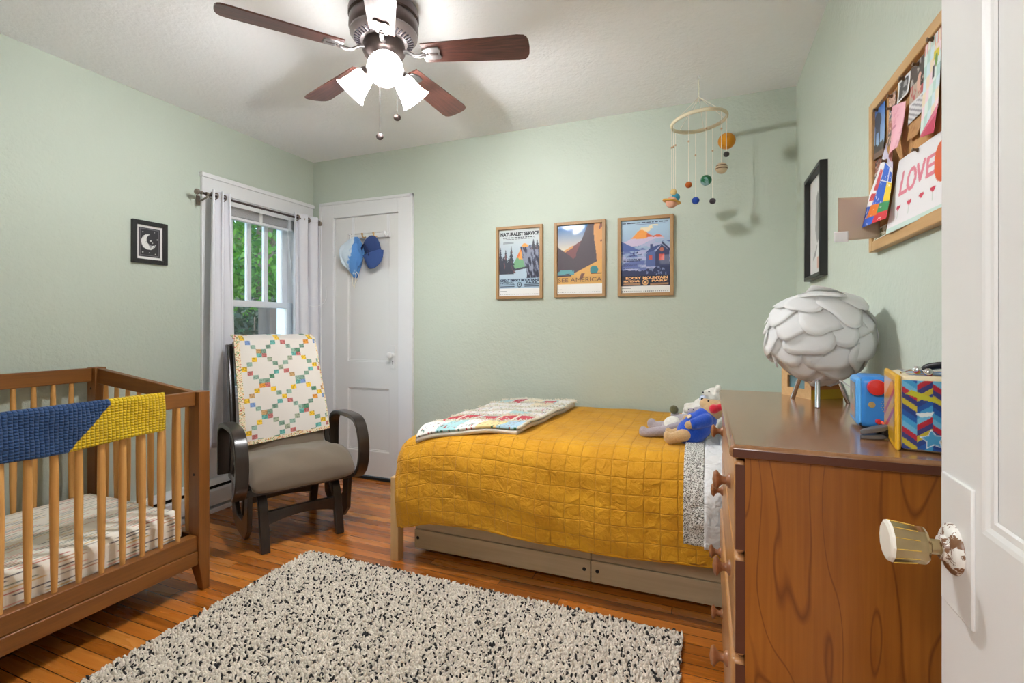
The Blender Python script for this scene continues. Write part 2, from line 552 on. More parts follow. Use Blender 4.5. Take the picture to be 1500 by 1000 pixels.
cas.box((-2.893, YB - 0.027, 2.142), (-2.014, YB - 0.0005, 2.164))
struct('trim_1', cas, M['white'], smooth=30, bevel=0.003)
cj = MB()
cj.box((DX0, YB - 0.0004, 0), (sx0 - 0.003, YB + 0.14, DZ)); cj.box((sx1 + 0.003, YB - 0.0004, 0), (DX1, YB + 0.14, DZ)); cj.box((DX0, YB - 0.0004, 2.037), (DX1, YB + 0.14, DZ))
struct('trim_2', cj, M['white'], smooth=0)
struct('door_gap_shade', MB().box((sx0, YB - 0.004, 0.001), (sx1, YB + 0.138, 0.02)), M['dark'], smooth=0)  # near-black strip painting the shade in the gap under the closet door
# hardware of the closet door
hw = MB()
hw.box((-2.221, YB - 0.004, 0.86), (-2.181, YB + 0.0035, 1.035))
dk = hw.build('door_plate', M['white_door'], door1, bevel=0.002)
kb = MB(axis_M((-2.201, YB - 0.004, 0.965), (0, -1, 0)))
kb.lathe([(0.0, 0), (0.017, 0), (0.015, 0.004), (0.008, 0.008), (0.007, 0.02), (0.012, 0.028), (0.022, 0.034), (0.025, 0.042), (0.022, 0.05), (0.012, 0.054), (0.0, 0.055)], 24)
kb.build('door_knob', M['white_door'], door1, smooth=40)
kh = MB()
kh.box((-2.204, YB - 0.0047, 0.893), (-2.198, YB - 0.0035, 0.912)); kh.lathe([(0, 0), (0.005, 0), (0.005, 0.0007), (0, 0.0007)], 12, M=axis_M((-2.201, YB - 0.004, 0.914), (0, -1, 0)))
kh.build('keyhole', M['dark'], door1)
for hz in (1.68, 0.32):
    h = MB(); h.tube([(-2.752, YB - 0.004, hz - 0.045), (-2.752, YB - 0.004, hz + 0.045)], 0.0055, 10)
    h.ball((-2.752, YB - 0.004, hz + 0.048), 0.006, 8, 6); h.ball((-2.752, YB - 0.004, hz - 0.048), 0.006, 8, 6)
    h.build('hinge', M['white_door'], door1)

# ------------------------------------------------------------------ window_1
win = MB()
# jambs, stool and apron
win.box((XL - WT, WY0 - 0.001, WZ0), (XL, WY0 + 0.012, WZ1)); win.box((XL - WT, WY1 - 0.012, WZ0), (XL, WY1 + 0.001, WZ1))
win.box((XL - WT, WY0, WZ1 - 0.012), (XL, WY1, WZ1 + 0.001)); win.box((XL - WT - 0.03, WY0, WZ0 - 0.001), (XL, WY1, WZ0 + 0.015))
window1 = struct('window_1', win, M['white'], smooth=0)
wc = MB()
wc.box((XL, 2.132, 0.205), (XL + 0.02, WY0 + 0.004, 2.156)); wc.box((XL, WY1 - 0.004, 0.205), (XL + 0.02, 3.065, 2.156)); wc.box((XL, WY0, WZ1 - 0.004), (XL + 0.02, WY1, 2.156))
wc.box((XL, 2.126, 2.128), (XL + 0.03, 3.071, 2.156))
wc.box((XL, 2.132, 0.205), (XL + 0.012, 3.065, WZ0 - 0.02))
wc.build('casing', M['white'], window1, bevel=0.003)
MB().box((XL, 2.11, WZ0 - 0.025), (XL + 0.055, 3.08, WZ0 + 0.005)).build('sill', M['white'], window1, bevel=0.006)
def sash(xc, z0, z1, cols, name):
    m = MB(); y0, y1 = WY0 + 0.013, WY1 - 0.013; t = 0.018
    m.box((xc - t, y0, z0), (xc + t, y0 + 0.05, z1)); m.box((xc - t, y1 - 0.05, z0), (xc + t, y1, z1))
    m.box((xc - t, y0 + 0.05, z0), (xc + t, y1 - 0.05, z0 + 0.045)); m.box((xc - t, y0 + 0.05, z1 - 0.045), (xc + t, y1 - 0.05, z1))
    s = m.build(name, M['white'], window1, bevel=0.003)
    ya, yb = y0 + 0.05, y1 - 0.05
    for k in range(1, cols):
        yc = ya + (yb - ya) * k / cols
        MB().box((xc - 0.014, yc - 0.017, z0 + 0.045), (xc + 0.014, yc + 0.017, z1 - 0.045)).build('muntin', M['white'], s, bevel=0.003)
    MB().box((xc - 0.002, ya - 0.004, z0 + 0.04), (xc + 0.002, yb + 0.004, z1 - 0.04)).build('pane', M['glass'], s, smooth=0)
sash(-3.115, 1.322, 2.03, 4, 'upper_sash')
sash(-3.066, 0.717, 1.365, 1, 'lower_sash')
lk = MB(); lk.box((-3.08, 2.575, 1.365), (-3.05, 2.62, 1.372)); lk.tube([(-3.066, 2.598, 1.372), (-3.066, 2.598, 1.384), (-3.05, 2.63, 1.386)], 0.005, 8)
lk.build('sash_lock', M['pewter'], window1)

# raised mini blind
bl = thing('mini_blind', 'white mini blind pulled up to the top of the window', 'blind', (-3.012, 2.6, 1.9))
MB().box((-3.035, WY0 + 0.016, 1.995), (-2.99, WY1 - 0.016, 2.032)).build('headrail', M['white'], bl, bevel=0.003)
st = MB()
for k in range(16):
    z = 1.935 + k * 0.0036
    st.box((-3.033, WY0 + 0.02, z), (-2.992, WY1 - 0.02, z + 0.0018))
st.build('slat_stack', plain('blind_slats', (214, 214, 216), 0.5), bl, smooth=0)
MB().box((-3.033, WY0 + 0.02, 1.912), (-2.992, WY1 - 0.02, 1.931)).build('bottom_rail', M['white'], bl, bevel=0.003)
for yy in (2.33, 2.60, 2.86):
    MB().box((-2.991, yy - 0.012, 1.915), (-2.9885, yy + 0.012, 2.03)).build('ladder_tape', M['white'], bl, smooth=0)
pts = [(-2.985, 2.83, 1.99), (-2.972, 2.845, 1.7), (-2.94, 2.87, 1.42), (-2.835, 2.91, 1.34), (-2.80, 2.98, 1.345), (-2.80, 3.04, 1.40), (-2.815, 3.055, 1.5)]
def smooth_path(p, n=8):
    p = [Vector(q) for q in p]; out = []
    for i in range(len(p) - 1):
        a, b, c, d = p[max(i - 1, 0)], p[i], p[i + 1], p[min(i + 2, len(p) - 1)]
        for k in range(n):
            t = k / n
            out.append(0.5 * ((2 * b) + (c - a) * t + (2 * a - 5 * b + 4 * c - d) * t * t + (3 * b - a - 3 * c + d) * t ** 3))
    out.append(p[-1]); return out
MB().tube(smooth_path(pts), 0.0022, 6).build('pull_cord', M['white'], bl)
MB().tube([(-2.985, 2.895, 1.99), (-2.982, 2.895, 1.86)], 0.003, 6).build('tilt_wand', M['pewter'], bl)

# ------------------------------------------------------------------ curtain rod and curtains
RX, RZ = -2.872, 2.0
rod = thing('curtain_rod', 'thin pewter curtain rod with ball finials above the window', 'curtain rod', (RX, 2.5, RZ))
MB().tube([(RX, 2.075, RZ), (RX, 3.02, RZ)], 0.0075, 12).build('rod', M['bronze'], rod)
pw = plain('aged_pewter', (150, 138, 128), 0.35, 0.8)
for yy, sg in ((2.072, -1), (3.022, 1)):
    MB(axis_M((RX, yy, RZ), (0, sg, 0))).lathe([(0, -0.002), (0.011, 0), (0.011, 0.007), (0.007, 0.011), (0.013, 0.018), (0.019, 0.028), (0.017, 0.039), (0.008, 0.046), (0, 0.047)], 20).build('finial', pw, rod)
for yy in (2.105, 3.0):
    b = MB(); b.tube([(XL + 0.018, yy, RZ - 0.035), (XL + 0.05, yy, RZ - 0.035), (RX, yy, RZ - 0.018), (RX, yy, RZ - 0.009)], 0.006, 8)
    b.cbox((XL + 0.0215, yy, RZ - 0.03), (0.005, 0.024, 0.06)); b.tube([(RX, yy - 0.006, RZ), (RX, yy + 0.006, RZ)], 0.0125, 12)
    b.build('bracket', pw, rod)

def curtain(name, label, y0t, y1t, y0b, y1b, ztop, zbot, folds, amp, ph, rings):
    t = thing(name, label, 'curtain', (RX, (y0b + y1b) / 2, zbot), 0, 'window curtains')
    def f(u, v):
        z = zbot + (ztop - zbot) * v
        ya = y0b + (y0t - y0b) * v; yb = y1b + (y1t - y1b) * v
        a = amp * (0.75 + 0.25 * v) * (1 + 0.15 * math.sin(u * 9 + 3 * v))
        wv = math.sin(2 * math.pi * folds * u + ph + 0.35 * math.sin(3 * v))
        return (RX + a * wv, ya + (yb - ya) * u + 0.012 * math.sin(4 * math.pi * folds * u + ph + v), z)
    m = MB(); m.grid(110, 40, f)
    m.build('curtain_panel', M['curtain'], t, smooth=180, solid=0.003)
    for k in range(rings):
        u = (k + 0.5) / rings
        yy = y0t + (y1t - y0t) * u
        g = MB()
        g.tube([(RX + 0.02 * math.cos(a), yy + 0.004 * math.sin(a), RZ + 0.02 * math.sin(a)) for a in np.linspace(0, 2 * math.pi, 21)], 0.004, 8)
        g.build('grommet', pw, t)
curtain('curtain', 'grey curtain panel bunched at the left side of the window', 2.122, 2.262, 2.09, 2.30, 2.032, 0.42, 2.5, 0.034, 0.6, 5)
curtain('curtain', 'grey curtain panel between the window and the closet door', 2.795, 3.062, 2.80, 3.066, 2.035, 0.42, 2.6, 0.03, 2.4, 5)

# ------------------------------------------------------------------ baseboard heater
ht = thing('baseboard_heater', 'long white baseboard heater along the left wall under the window', 'heater', (-2.93, 1.6, 0))
hp = MB(frame_M((0, 0.22, 0), (1, 0, 0), (0, 1, 0), (0, 0, 1)))
hp.prism([(XL + 0.0005, 0.0), (XL + 0.0005, 0.203), (XL + 0.045, 0.203), (XL + 0.068, 0.175), (XL + 0.064, 0.172), (XL + 0.043, 0.19), (XL + 0.02, 0.19), (XL + 0.02, 0.0)], 2.82)
hp.build('back_panel', M['white'], ht, smooth=20)
hq = MB(frame_M((0, 0.23, 0), (1, 0, 0), (0, 1, 0), (0, 0, 1)))
hq.prism([(XL + 0.062, 0.045), (XL + 0.07, 0.05), (XL + 0.073, 0.14), (XL + 0.065, 0.152), (XL + 0.058, 0.152), (XL + 0.058, 0.045)], 2.8)
hq.build('front_panel', M['white'], ht, smooth=20)
MB().box((XL + 0.022, 0.24, 0.05), (XL + 0.056, 3.02, 0.16)).build('heating_fins', M['dark'], ht, smooth=0)
MB().box((XL + 0.0205, 0.22, 0.0), (XL + 0.072, 3.03, 0.03)).build('base_strip', M['white'], ht, smooth=0, bevel=0.003)

# ------------------------------------------------------------------ entry door (door_2), opened into the room
PX, PY0, PY1 = 0.29, 0.045, 0.815
# local x along -Y from the free edge, local y into the door (+X)
ds = MB(frame_M((PX, PY1, 0.012), (0, -1, 0), (1, 0, 0), (0, 0, 1)))
panel_slab(ds, PY1 - PY0, 2.03, 0.037, [(0.102, 0.20, 0.668, 0.73), (0.102, 0.942, 0.668, 1.90)], 0.006, 0.017)
door2 = struct('door_2', ds, M['white_door'], smooth=0)
pl = MB(frame_M((PX, 0, 0), (0, -1, 0), (1, 0, 0), (0, 0, 1)))
pl.box((-0.808, -0.0035, 0.832), (-0.727, 0.001, 0.998))
pl.build('door_plate', M['white_door'], door2, bevel=0.002)
KC = (PX - 0.0035, 0.772, 0.91)
def brass():
    t = NT('worn_brass'); v = t.coord()
    n = t.noise(v, 22, 2, 0.5, 0.3)
    t.base(t.ramp(n, [(0.35, lin((158, 140, 106))), (0.6, lin((182, 162, 122))), (0.8, lin((214, 204, 182)))]))
    t.set(Metallic=1.0, Roughness=0.14)
    return t.m
M['brass'] = brass()
def painted_brass():
    t = NT('painted_over_brass'); v = t.coord()
    n = t.noise(v, 60, 4, 0.65, 0.4)
    f = t.ramp(n, [(0.5, (0, 0, 0)), (0.53, (1, 1, 1))])
    t.base(t.mix(f, lin((228, 224, 216)), lin((120, 84, 56))))
    t.set(Roughness=0.35)
    return t.m
M['pbrass'] = painted_brass()
Mk = axis_M(KC, (-1, 0, 0))
MB(Mk).lathe([(0.0, 0), (0.031, 0), (0.03, 0.004), (0.024, 0.008), (0.016, 0.009), (0.0145, 0.014), (0, 0.014)], 32).build('rose', M['pbrass'], door2, smooth=50)
kn = door2_knob = MB(Mk)
kn.lathe([(0.0095, 0.013), (0.0095, 0.024), (0.012, 0.027), (0.0215, 0.029), (0.0235, 0.032), (0.0235, 0.036), (0.023, 0.040), (0.0255, 0.060), (0.0262, 0.066)], 12)
kobj = kn.build('door_knob', M['brass'], door2, smooth=20)
rdg = MB(Mk)
for k in range(12):
    a = 2 * math.pi * k / 12; c_, s_ = math.cos(a), math.sin(a)
    rdg.tube([(0.0232 * c_, 0.0232 * s_, 0.040), (0.0256 * c_, 0.0256 * s_, 0.060), (0.0262 * c_, 0.0262 * s_, 0.0655)], 0.0007, 6)
rdg.build('facet_ridges', plain('gold_ridge', (224, 186, 92), 0.25, 1.0), kobj, smooth=60)
MB(Mk).lathe([(0.0262, 0.066), (0.0255, 0.069), (0.022, 0.071), (0.0, 0.071)], 12).build('knob_face', plain('paint_worn_knob_face', (226, 220, 208), 0.45, vary=0.08), kobj, smooth=20)
# door casing around the entry, on the room side
ec = MB()
ec.box((-0.645, YF, 0), (-0.54, YF + 0.018, 2.16)); ec.box((-0.54, YF, 2.06), (0.345, YF + 0.018, 2.16)); ec.box((0.345, YF, 0), (0.445, YF + 0.018, 2.16))
struct('trim_4', ec, M['white'], smooth=0)
# ------------------------------------------------------------------ painting on fine grids
def vnoise(U, V, sc, seed=0):
    r = np.random.default_rng(seed); g = r.random((64, 64))
    x = U * sc; y = V * sc
    x0 = np.floor(x).astype(int); y0 = np.floor(y).astype(int)
    fx = x - x0; fy = y - y0
    fx = fx * fx * (3 - 2 * fx); fy = fy * fy * (3 - 2 * fy)
    G = lambda i, j: g[j % 64, i % 64]
    return (G(x0, y0) * (1 - fx) + G(x0 + 1, y0) * fx) * (1 - fy) + (G(x0, y0 + 1) * (1 - fx) + G(x0 + 1, y0 + 1) * fx) * fy
def fbm(U, V, sc, seed=0, o=4):
    a = 0; w = 0.5
    for k in range(o):
        a = a + w * vnoise(U, V, sc * 2 ** k, seed + k); w /= 2
    return a
class Art:
    def __init__(s, nx, ny, bgc, asp=1.0):
        s.nx, s.ny = nx, ny
        s.U, s.V = np.meshgrid(np.linspace(0, 1, nx + 1), np.linspace(0, 1, ny + 1))
        s.asp = asp
        s.C = np.zeros((ny + 1, nx + 1, 3)); s.C[:] = lin(bgc)
    def fill(s, mask, c):
        s.C[mask] = lin(c); return s
    def pm(s, pts):
        x, y = s.U, s.V; ins = np.zeros(x.shape, bool); n = len(pts)
        for i in range(n):
            (x1, y1), (x2, y2) = pts[i], pts[(i + 1) % n]
            if y1 == y2: continue
            c = ((y1 > y) != (y2 > y)) & (x < (x2 - x1) * (y - y1) / (y2 - y1) + x1)
            ins ^= c
        return ins
    def poly(s, pts, c): return s.fill(s.pm(pts), c)
    def rect(s, x0, y0, x1, y1, c): return s.fill((s.U >= x0) & (s.U <= x1) & (s.V >= y0) & (s.V <= y1), c)
    def disc(s, cx, cy, r, c): return s.fill((s.U - cx) ** 2 + ((s.V - cy) * s.asp) ** 2 < r * r, c)
    def seg(s, a, b, w, c):
        ax, ay = a; bx, by = b; k = s.asp
        dx, dy = bx - ax, (by - ay) * k; L = dx * dx + dy * dy + 1e-12
        t = np.clip(((s.U - ax) * dx + (s.V - ay) * k * dy) / L, 0, 1)
        d = np.hypot(s.U - ax - t * dx, (s.V - ay) * k - t * dy)
        return s.fill(d < w, c)
    def grad(s, mask, c0, c1, a):
        c0 = np.array(lin(c0)); c1 = np.array(lin(c1))
        t = np.clip(a, 0, 1)[..., None]
        full = c0 * (1 - t) + c1 * t
        s.C[mask] = full[mask]; return s
    def plane(s, o, xd, yd, name, mat, parent=None, mb=None, **kw):
        o, xd, yd = Vector(o), Vector(xd), Vector(yd)
        m = mb or MB()
        m.grid(s.nx, s.ny, lambda u, v: o + xd * u + yd * v, colors=s.C)
        return m.build(name, mat, parent, smooth=0, **kw)

def text_mesh(txt, name, mat, parent, M4, size, width=None, height=None, bold=0.0, align='CENTER', ext=0.0004, shear=0):
    """lettering in local XY of M4, centred on the baseline; fitted to width"""
    cu = bpy.data.curves.new('lettering_curve', 'FONT')
    cu.body = txt; cu.size = size; cu.align_x = align; cu.extrude = ext; cu.offset = bold; cu.resolution_u = 3; cu.shear = shear
    tmp = bpy.data.objects.new('lettering_curve', cu); COL.objects.link(tmp)
    dg = bpy.context.evaluated_depsgraph_get()
    me = bpy.data.meshes.new_from_object(tmp.evaluated_get(dg))
    bpy.data.objects.remove(tmp); bpy.data.curves.remove(cu)
    vs = [v.co.copy() for v in me.vertices]; fs = [tuple(p.vertices) for p in me.polygons]
    bpy.data.meshes.remove(me)
    w = max(v.x for v in vs) - min(v.x for v in vs); h = max(v.y for v in vs)
    sx = width / w if width else 1; sy = height / h if height else 1
    m = MB(M4); m.add([Vector((v.x * sx, v.y * sy, v.z + ext)) for v in vs], fs)
    return m.build(name, mat, parent, smooth=0)

def frame4(t, M4, w, h, fw, d, mv, mh):
    """four frame bars in local XZ of M4, each its own part; front toward -Y"""
    for lo, hi in (((0, -d, 0), (fw, 0, h)), ((w - fw, -d, 0), (w, 0, h))): MB(M4).box(lo, hi).build('frame_stile', mv, t, bevel=0.002)
    for lo, hi in (((fw, -d, 0), (w - fw, 0, fw)), ((fw, -d, h - fw), (w - fw, 0, h))): MB(M4).box(lo, hi).build('frame_rail', mh, t, bevel=0.002)

def picture(name, label, cat, M4, w, h, fw, d, fmat_v, fmat_h, art, group=None, inset=0.006, artmat='art_matte_gloss', lean=0.0):
    loc = M4 @ Vector((w / 2, 0, 0))
    t = thing(name, label, cat, loc, 0, group)
    frame4(t, M4, w, h, fw, d, fmat_v, fmat_h)
    MB(M4).box((fw - 0.002, -0.004, fw - 0.002), (w - fw + 0.002, -0.001, h - fw + 0.002)).build('backing_board', M['paperwhite'], t, smooth=0)
    o = M4 @ Vector((fw, -inset, fw)); xd = (M4.to_3x3() @ Vector((w - 2 * fw, 0, 0))); yd = (M4.to_3x3() @ Vector((0, lean, h - 2 * fw)))
    p = art.plane(o, xd, yd, 'print', M[artmat], t)
    return t, p

# ---- three calendar posters on the back wall (generic mountain scenes in the same colours)
def tree_mask(a, cx, base, top, w, seed):
    U, V = a.U, a.V
    t = (V - base) / (top - base)
    saw = 1 - np.mod(t * 7 + seed, 1) * 0.55
    return (t > 0) & (t < 1) & (np.abs(U - cx) < w * (1 - t) * saw + 0.004)
A1 = Art(96, 150, (178, 200, 216), 1.5)
U, V = A1.U, A1.V
A1.grad(V > 0.3, (170, 196, 216), (206, 214, 216), (V - 0.4) / 0.5)
N = fbm(U, V, 9, 3)
mt = V < 0.42 + 0.36 * np.exp(-((U - 0.62) / 0.2) ** 2) + 0.17 * (U > 0.6) * (U - 0.6) / 0.4 + 0.05 * (N - 0.5)
A1.fill(mt & (U > 0.3), (238, 160, 84)); A1.fill(mt & (U > 0.3) & (N > 0.52), (226, 122, 62)); A1.fill(mt & (V < 0.52 + 0.08 * N) & (U > 0.3) & (U < 0.7), (120, 172, 130))
rk = (U > 0.5 + 0.42 * np.clip(0.78 - V, -1, 1) - 0.36 * np.clip(0.42 - V, 0, 1) * 2 + 0.12 * (N - 0.5)) & (V < 0.74 + 0.1 * (N - 0.5)) & (U > 0.5)
N2 = fbm(U * 2.2 + V * 0.8, V * 0.7 - U * 0.6, 12, 9)
A1.fill(rk, (88, 92, 116)); A1.fill(rk & (N2 > 0.52), (140, 146, 168)); A1.fill(rk & (N2 < 0.42), (48, 50, 70))
A1.fill((V < 0.34 + 0.12 * U) & (V > 0.24) & (U < 0.62 + 0.1 * N), (184, 204, 218))
A1.fill((V < 0.4 + 0.1 * (U - 0.3)) & (V > 0.33 + 0.12 * U) & (U < 0.7), (66, 70, 84))
for k, (cx, tp, w) in enumerate(((0.03, 0.74, 0.1), (0.16, 0.7, 0.12), (0.30, 0.75, 0.12), (0.10, 0.6, 0.14), (0.24, 0.58, 0.14), (0.84, 0.84, 0.07), (0.93, 0.83, 0.07))):
    tm = tree_mask(A1, cx, 0.33 if k < 5 else 0.68, tp, w, k * 0.37)
    A1.fill(tm, (62, 66, 80)); A1.fill(tm & (N2 > 0.58), (112, 84, 92))
A1.rect(0, 0, 1, 0.115, (238, 238, 238)); A1.rect(0, 0.115, 1, 0.26, (166, 192, 212))
for k in range(22): A1.rect(0.03 + k * 0.043, 0.022, 0.05 + k * 0.043, 0.03, (120, 120, 124))
A1.rect(0.03, 0.07, 0.18, 0.078, (130, 130, 134))
for (r0, r1, y) in ((0.1, 0.86, 0.873), (0.1, 0.88, 0.847)):
    x = r0; q = random.Random(int(y * 1000))
    while x < r1:
        w = q.uniform(0.03, 0.07); A1.rect(x, y, min(x + w, r1), y + 0.013, (44, 48, 60)); x += w + 0.02
for y in (0.815, 0.803, 0.791): A1.rect(0.1, y, 0.36, y + 0.005, (90, 98, 116))
for (r0, r1) in ((0.03, 0.38), (0.62, 0.97)):
    for y in (0.165, 0.14): A1.rect(r0, y, r1, y + 0.011, (62, 74, 98))
A1.disc(0.5, 0.168, 0.058, (40, 46, 66)); A1.disc(0.5, 0.168, 0.04, (166, 192, 212)); A1.poly([(0.47, 0.155), (0.53, 0.155), (0.5, 0.19)], (40, 46, 66))

A2 = Art(96, 150, (80, 148, 196), 1.5)
U, V = A2.U, A2.V; N = fbm(U, V, 8, 21)
A2.grad(V > 0.4, (226, 214, 190), (30, 120, 190), (V - 0.62) / 0.35)
A2.fill(V < 0.56 + 0.38 * U + 0.02 * (N - 0.5), (122, 66, 70)); A2.fill((V < 0.58 + 0.36 * U) & (V > 0.545 + 0.36 * U) & (U < 0.35), (214, 150, 90))
A2.fill((V < 0.5 + 0.5 * np.abs(U - 0.36) + 0.03 * N) | ((U > 0.42) & (V < 0.55 + 1.6 * (U - 0.4))), (70, 54, 66))
cl = U > 0.82 + 0.22 * (0.8 - V) * (V < 0.8) + 0.05 * (N - 0.5)
A2.fill(cl & (V > 0.3), (222, 160, 92)); A2.fill(cl & (N > 0.55) & (V > 0.3), (130, 76, 58))
A2.fill(V < 0.22 + 0.32 * np.clip(U - 0.32, 0, 1) + 0.06 * (U > 0.32), (222, 168, 88)); A2.fill(V < 0.26, (214, 162, 86))
A2.fill((V < 0.31 + 0.03 * np.sin(U * 20)) & (V > 0.275) & (U < 0.38), (84, 148, 160)); A2.fill((V < 0.35) & (V > 0.3) & (np.abs(U - 0.2) < 0.14 + 0.1 * (N - 0.5)), (92, 158, 166))
A2.disc(0.82, 0.34, 0.09, (52, 134, 142)); A2.rect(0.76, 0.285, 0.98, 0.297, (88, 60, 52))
A2.fill((V < 0.30) & (V > 0.2) & (np.abs(U - 0.55 - 0.6 * (V - 0.25)) < 0.03 + 0.1 * (V - 0.2)), (126, 84, 70))
A2.rect(0, 0.135, 1, 0.155, (226, 178, 104)); A2.rect(0, 0, 1, 0.14, (240, 239, 236))
for k in range(24): A2.rect(0.02 + k * 0.04, 0.022, 0.036 + k * 0.04, 0.032, (110, 110, 114))
A2.rect(0.02, 0.065, 0.1, 0.073, (130, 130, 134))

A3 = Art(96, 150, (150, 160, 200), 1.45)
U, V = A3.U, A3.V; N = fbm(U, V, 9, 33); N2 = fbm(U * 0.5, V * 2.4, 9, 37)
A3.grad(V > 0.0, (128, 140, 186), (172, 200, 222), (V - 0.3) / 0.6)
A3.fill((V > 0.28) & (N2 > 0.52) & (V < 0.72), (176, 180, 212)); A3.fill((V > 0.28) & (N2 < 0.4) & (V < 0.72), (98, 112, 172))
A3.fill((V > 0.84) & (V < 0.93) & (fbm(U * 0.6, V * 2, 7, 5) > 0.5) & (U > 0.4), (240, 222, 190))
mt = (V < 0.70 + 0.17 * np.exp(-((U - 0.42) / 0.2) ** 2) + 0.08 * np.exp(-((U - 0.78) / 0.13) ** 2) + 0.03 * (N - 0.5)) & (V > 0.69 - 0.05 * np.sin(U * 6))
A3.fill(mt, (240, 158, 74)); A3.fill(mt & (N > 0.5), (222, 104, 62)); A3.fill(mt & (V < 0.73 + 0.05 * N), (206, 190, 216))
A3.fill((V < 0.72 - 0.35 * U) & (V > 0.58), (78, 98, 164))
A3.fill((V < 0.28 + 0.06 * N + 0.12 * (U > 0.5) * (U - 0.5) * 2) & (V > 0.1), (44, 52, 92)); st_ = fbm(U, V, 22, 44)
A3.fill((V < 0.36) & (V > 0.1) & (U > 0.5) & (st_ > 0.55), (118, 132, 172))
A3.poly([(0.52, 0.36), (0.7, 0.36), (0.7, 0.56), (0.6, 0.58), (0.52, 0.53)], (86, 104, 162)); A3.poly([(0.7, 0.36), (0.98, 0.36), (0.98, 0.57), (0.83, 0.65), (0.7, 0.55)], (50, 58, 98))
A3.poly([(0.5, 0.54), (0.68, 0.57), (0.84, 0.66), (0.62, 0.62)], (58, 78, 134)); A3.poly([(0.82, 0.67), (1.0, 0.56), (1.0, 0.59), (0.84, 0.69)], (40, 50, 90)); A3.rect(0.6, 0.6, 0.65, 0.66, (56, 70, 120))
A3.rect(0.78, 0.44, 0.88, 0.52, (214, 86, 72)); A3.rect(0.825, 0.44, 0.835, 0.52, (60, 40, 60)); A3.rect(0.57, 0.45, 0.64, 0.51, (196, 90, 84)); A3.disc(0.83, 0.585, 0.04, (190, 110, 90))
for y, x1 in ((0.455, 0.42), (0.435, 0.42), (0.40, 0.35), (0.385, 0.33), (0.37, 0.3), (0.355, 0.33), (0.34, 0.28)):
    x = 0.05; q = random.Random(int(y * 1000)); 
    while x < x1:
        w = q.uniform(0.02, 0.05); A3.rect(x, y, min(x + w, x1), y + (0.012 if y > 0.42 else 0.005), (44, 50, 90)); x += w + 0.012
A3.seg((0.1, 0.5), (0.42, 0.53), 0.006, (50, 54, 100)); A3.disc(0.26, 0.545, 0.02, (50, 54, 100)); A3.disc(0.33, 0.555, 0.018, (50, 54, 100))
A3.rect(0, 0.085, 1, 0.235, (34, 36, 58)); A3.rect(0, 0, 1, 0.095, (240, 239, 236))
x = 0.03; q = random.Random(5)
while x < 0.95:
    w = q.uniform(0.04, 0.09); A3.rect(x, 0.958, min(x + w, 0.96), 0.973, (40, 46, 84)); x += w + 0.02
A3.rect(0.3, 0.94, 0.9, 0.945, (110, 120, 160))
for k in range(24): A3.rect(0.02 + k * 0.04, 0.02, 0.036 + k * 0.04, 0.03, (110, 110, 114))
A3.rect(0.02, 0.062, 0.2, 0.068, (130, 130, 134))
for (r0, r1) in ((0.05, 0.4), (0.6, 0.96)):
    for y in (0.125, 0.108): A3.rect(r0, y, r1, y + 0.008, (226, 170, 120))
A3.disc(0.5, 0.148, 0.062, (240, 190, 130)); A3.disc(0.5, 0.148, 0.045, (34, 36, 58)); A3.disc(0.5, 0.142, 0.028, (240, 190, 130))
posters = [
 (-1.345, 1.367, 0.335, 0.492, A1, 'oak framed calendar poster with an orange peak and dark pines, nearest the closet door'),
 (-0.929, 1.370, 0.335, 0.488, A2, 'oak framed desert poster in plum and sand tones, the middle of three'),
 (-0.517, 1.368, 0.332, 0.488, A3, 'oak framed lilac poster with stone cabin and orange mountains, nearest the hanging mobile')]
for (x0, z0, w, h, art, lab) in posters:
    M4 = Matrix.Translation((x0, YB, z0))
    t, p = picture('framed_poster', lab, 'poster', M4, w, h, 0.02, 0.022, M['framewood'], M['framewood_x'], art, 'calendar posters over the bed', inset=0.014 if art is A2 else 0.006, artmat='art_gloss' if art is A2 else 'art_matte_gloss', lean=0.0095 if art is A2 else 0.0)
    fw = 0.02; iw, ih = w - 2 * fw, h - 2 * fw
    def L(txt, cx, cy, wd, hh, mt, bold=0.0008):
        MM = frame_M((x0 + fw + cx * iw, YB - (0.0142 - 0.0095 * cy if art is A2 else 0.0062), z0 + fw + cy * ih), (1, 0, 0), (0, 0, 1), (0, -1, 0))
        text_mesh(txt, 'lettering', mt, t, MM, 0.02, wd * iw, hh * ih, bold, ext=0.0002)
    if art is A1:
        L('NATURALIST SERVICE', 0.5, 0.905, 0.94, 0.052, M['lettering_dark'], 0.001)
        L('GREAT SMOKY MOUNTAINS', 0.5, 0.218, 0.95, 0.036, M['lettering_navy'], 0.001)
        L('NATIONAL', 0.2, 0.186, 0.34, 0.026, M['lettering_navy']); L('PARK', 0.8, 0.186, 0.3, 0.026, M['lettering_navy'])
    elif art is A2:
        L('SEE AMERICA', 0.5, 0.175, 0.97, 0.06, M['lettering_brown'], 0.0)
    else:
        L('ROCKY', 0.25, 0.19, 0.32, 0.034, M['lettering_orange'], 0.001); L('MOUNTAIN', 0.7, 0.19, 0.5, 0.034, M['lettering_orange'], 0.001)
        L('NATIONAL', 0.22, 0.15, 0.34, 0.026, M['lettering_orange'], 0.001); L('PARK', 0.79, 0.15, 0.34, 0.026, M['lettering_orange'], 0.001)

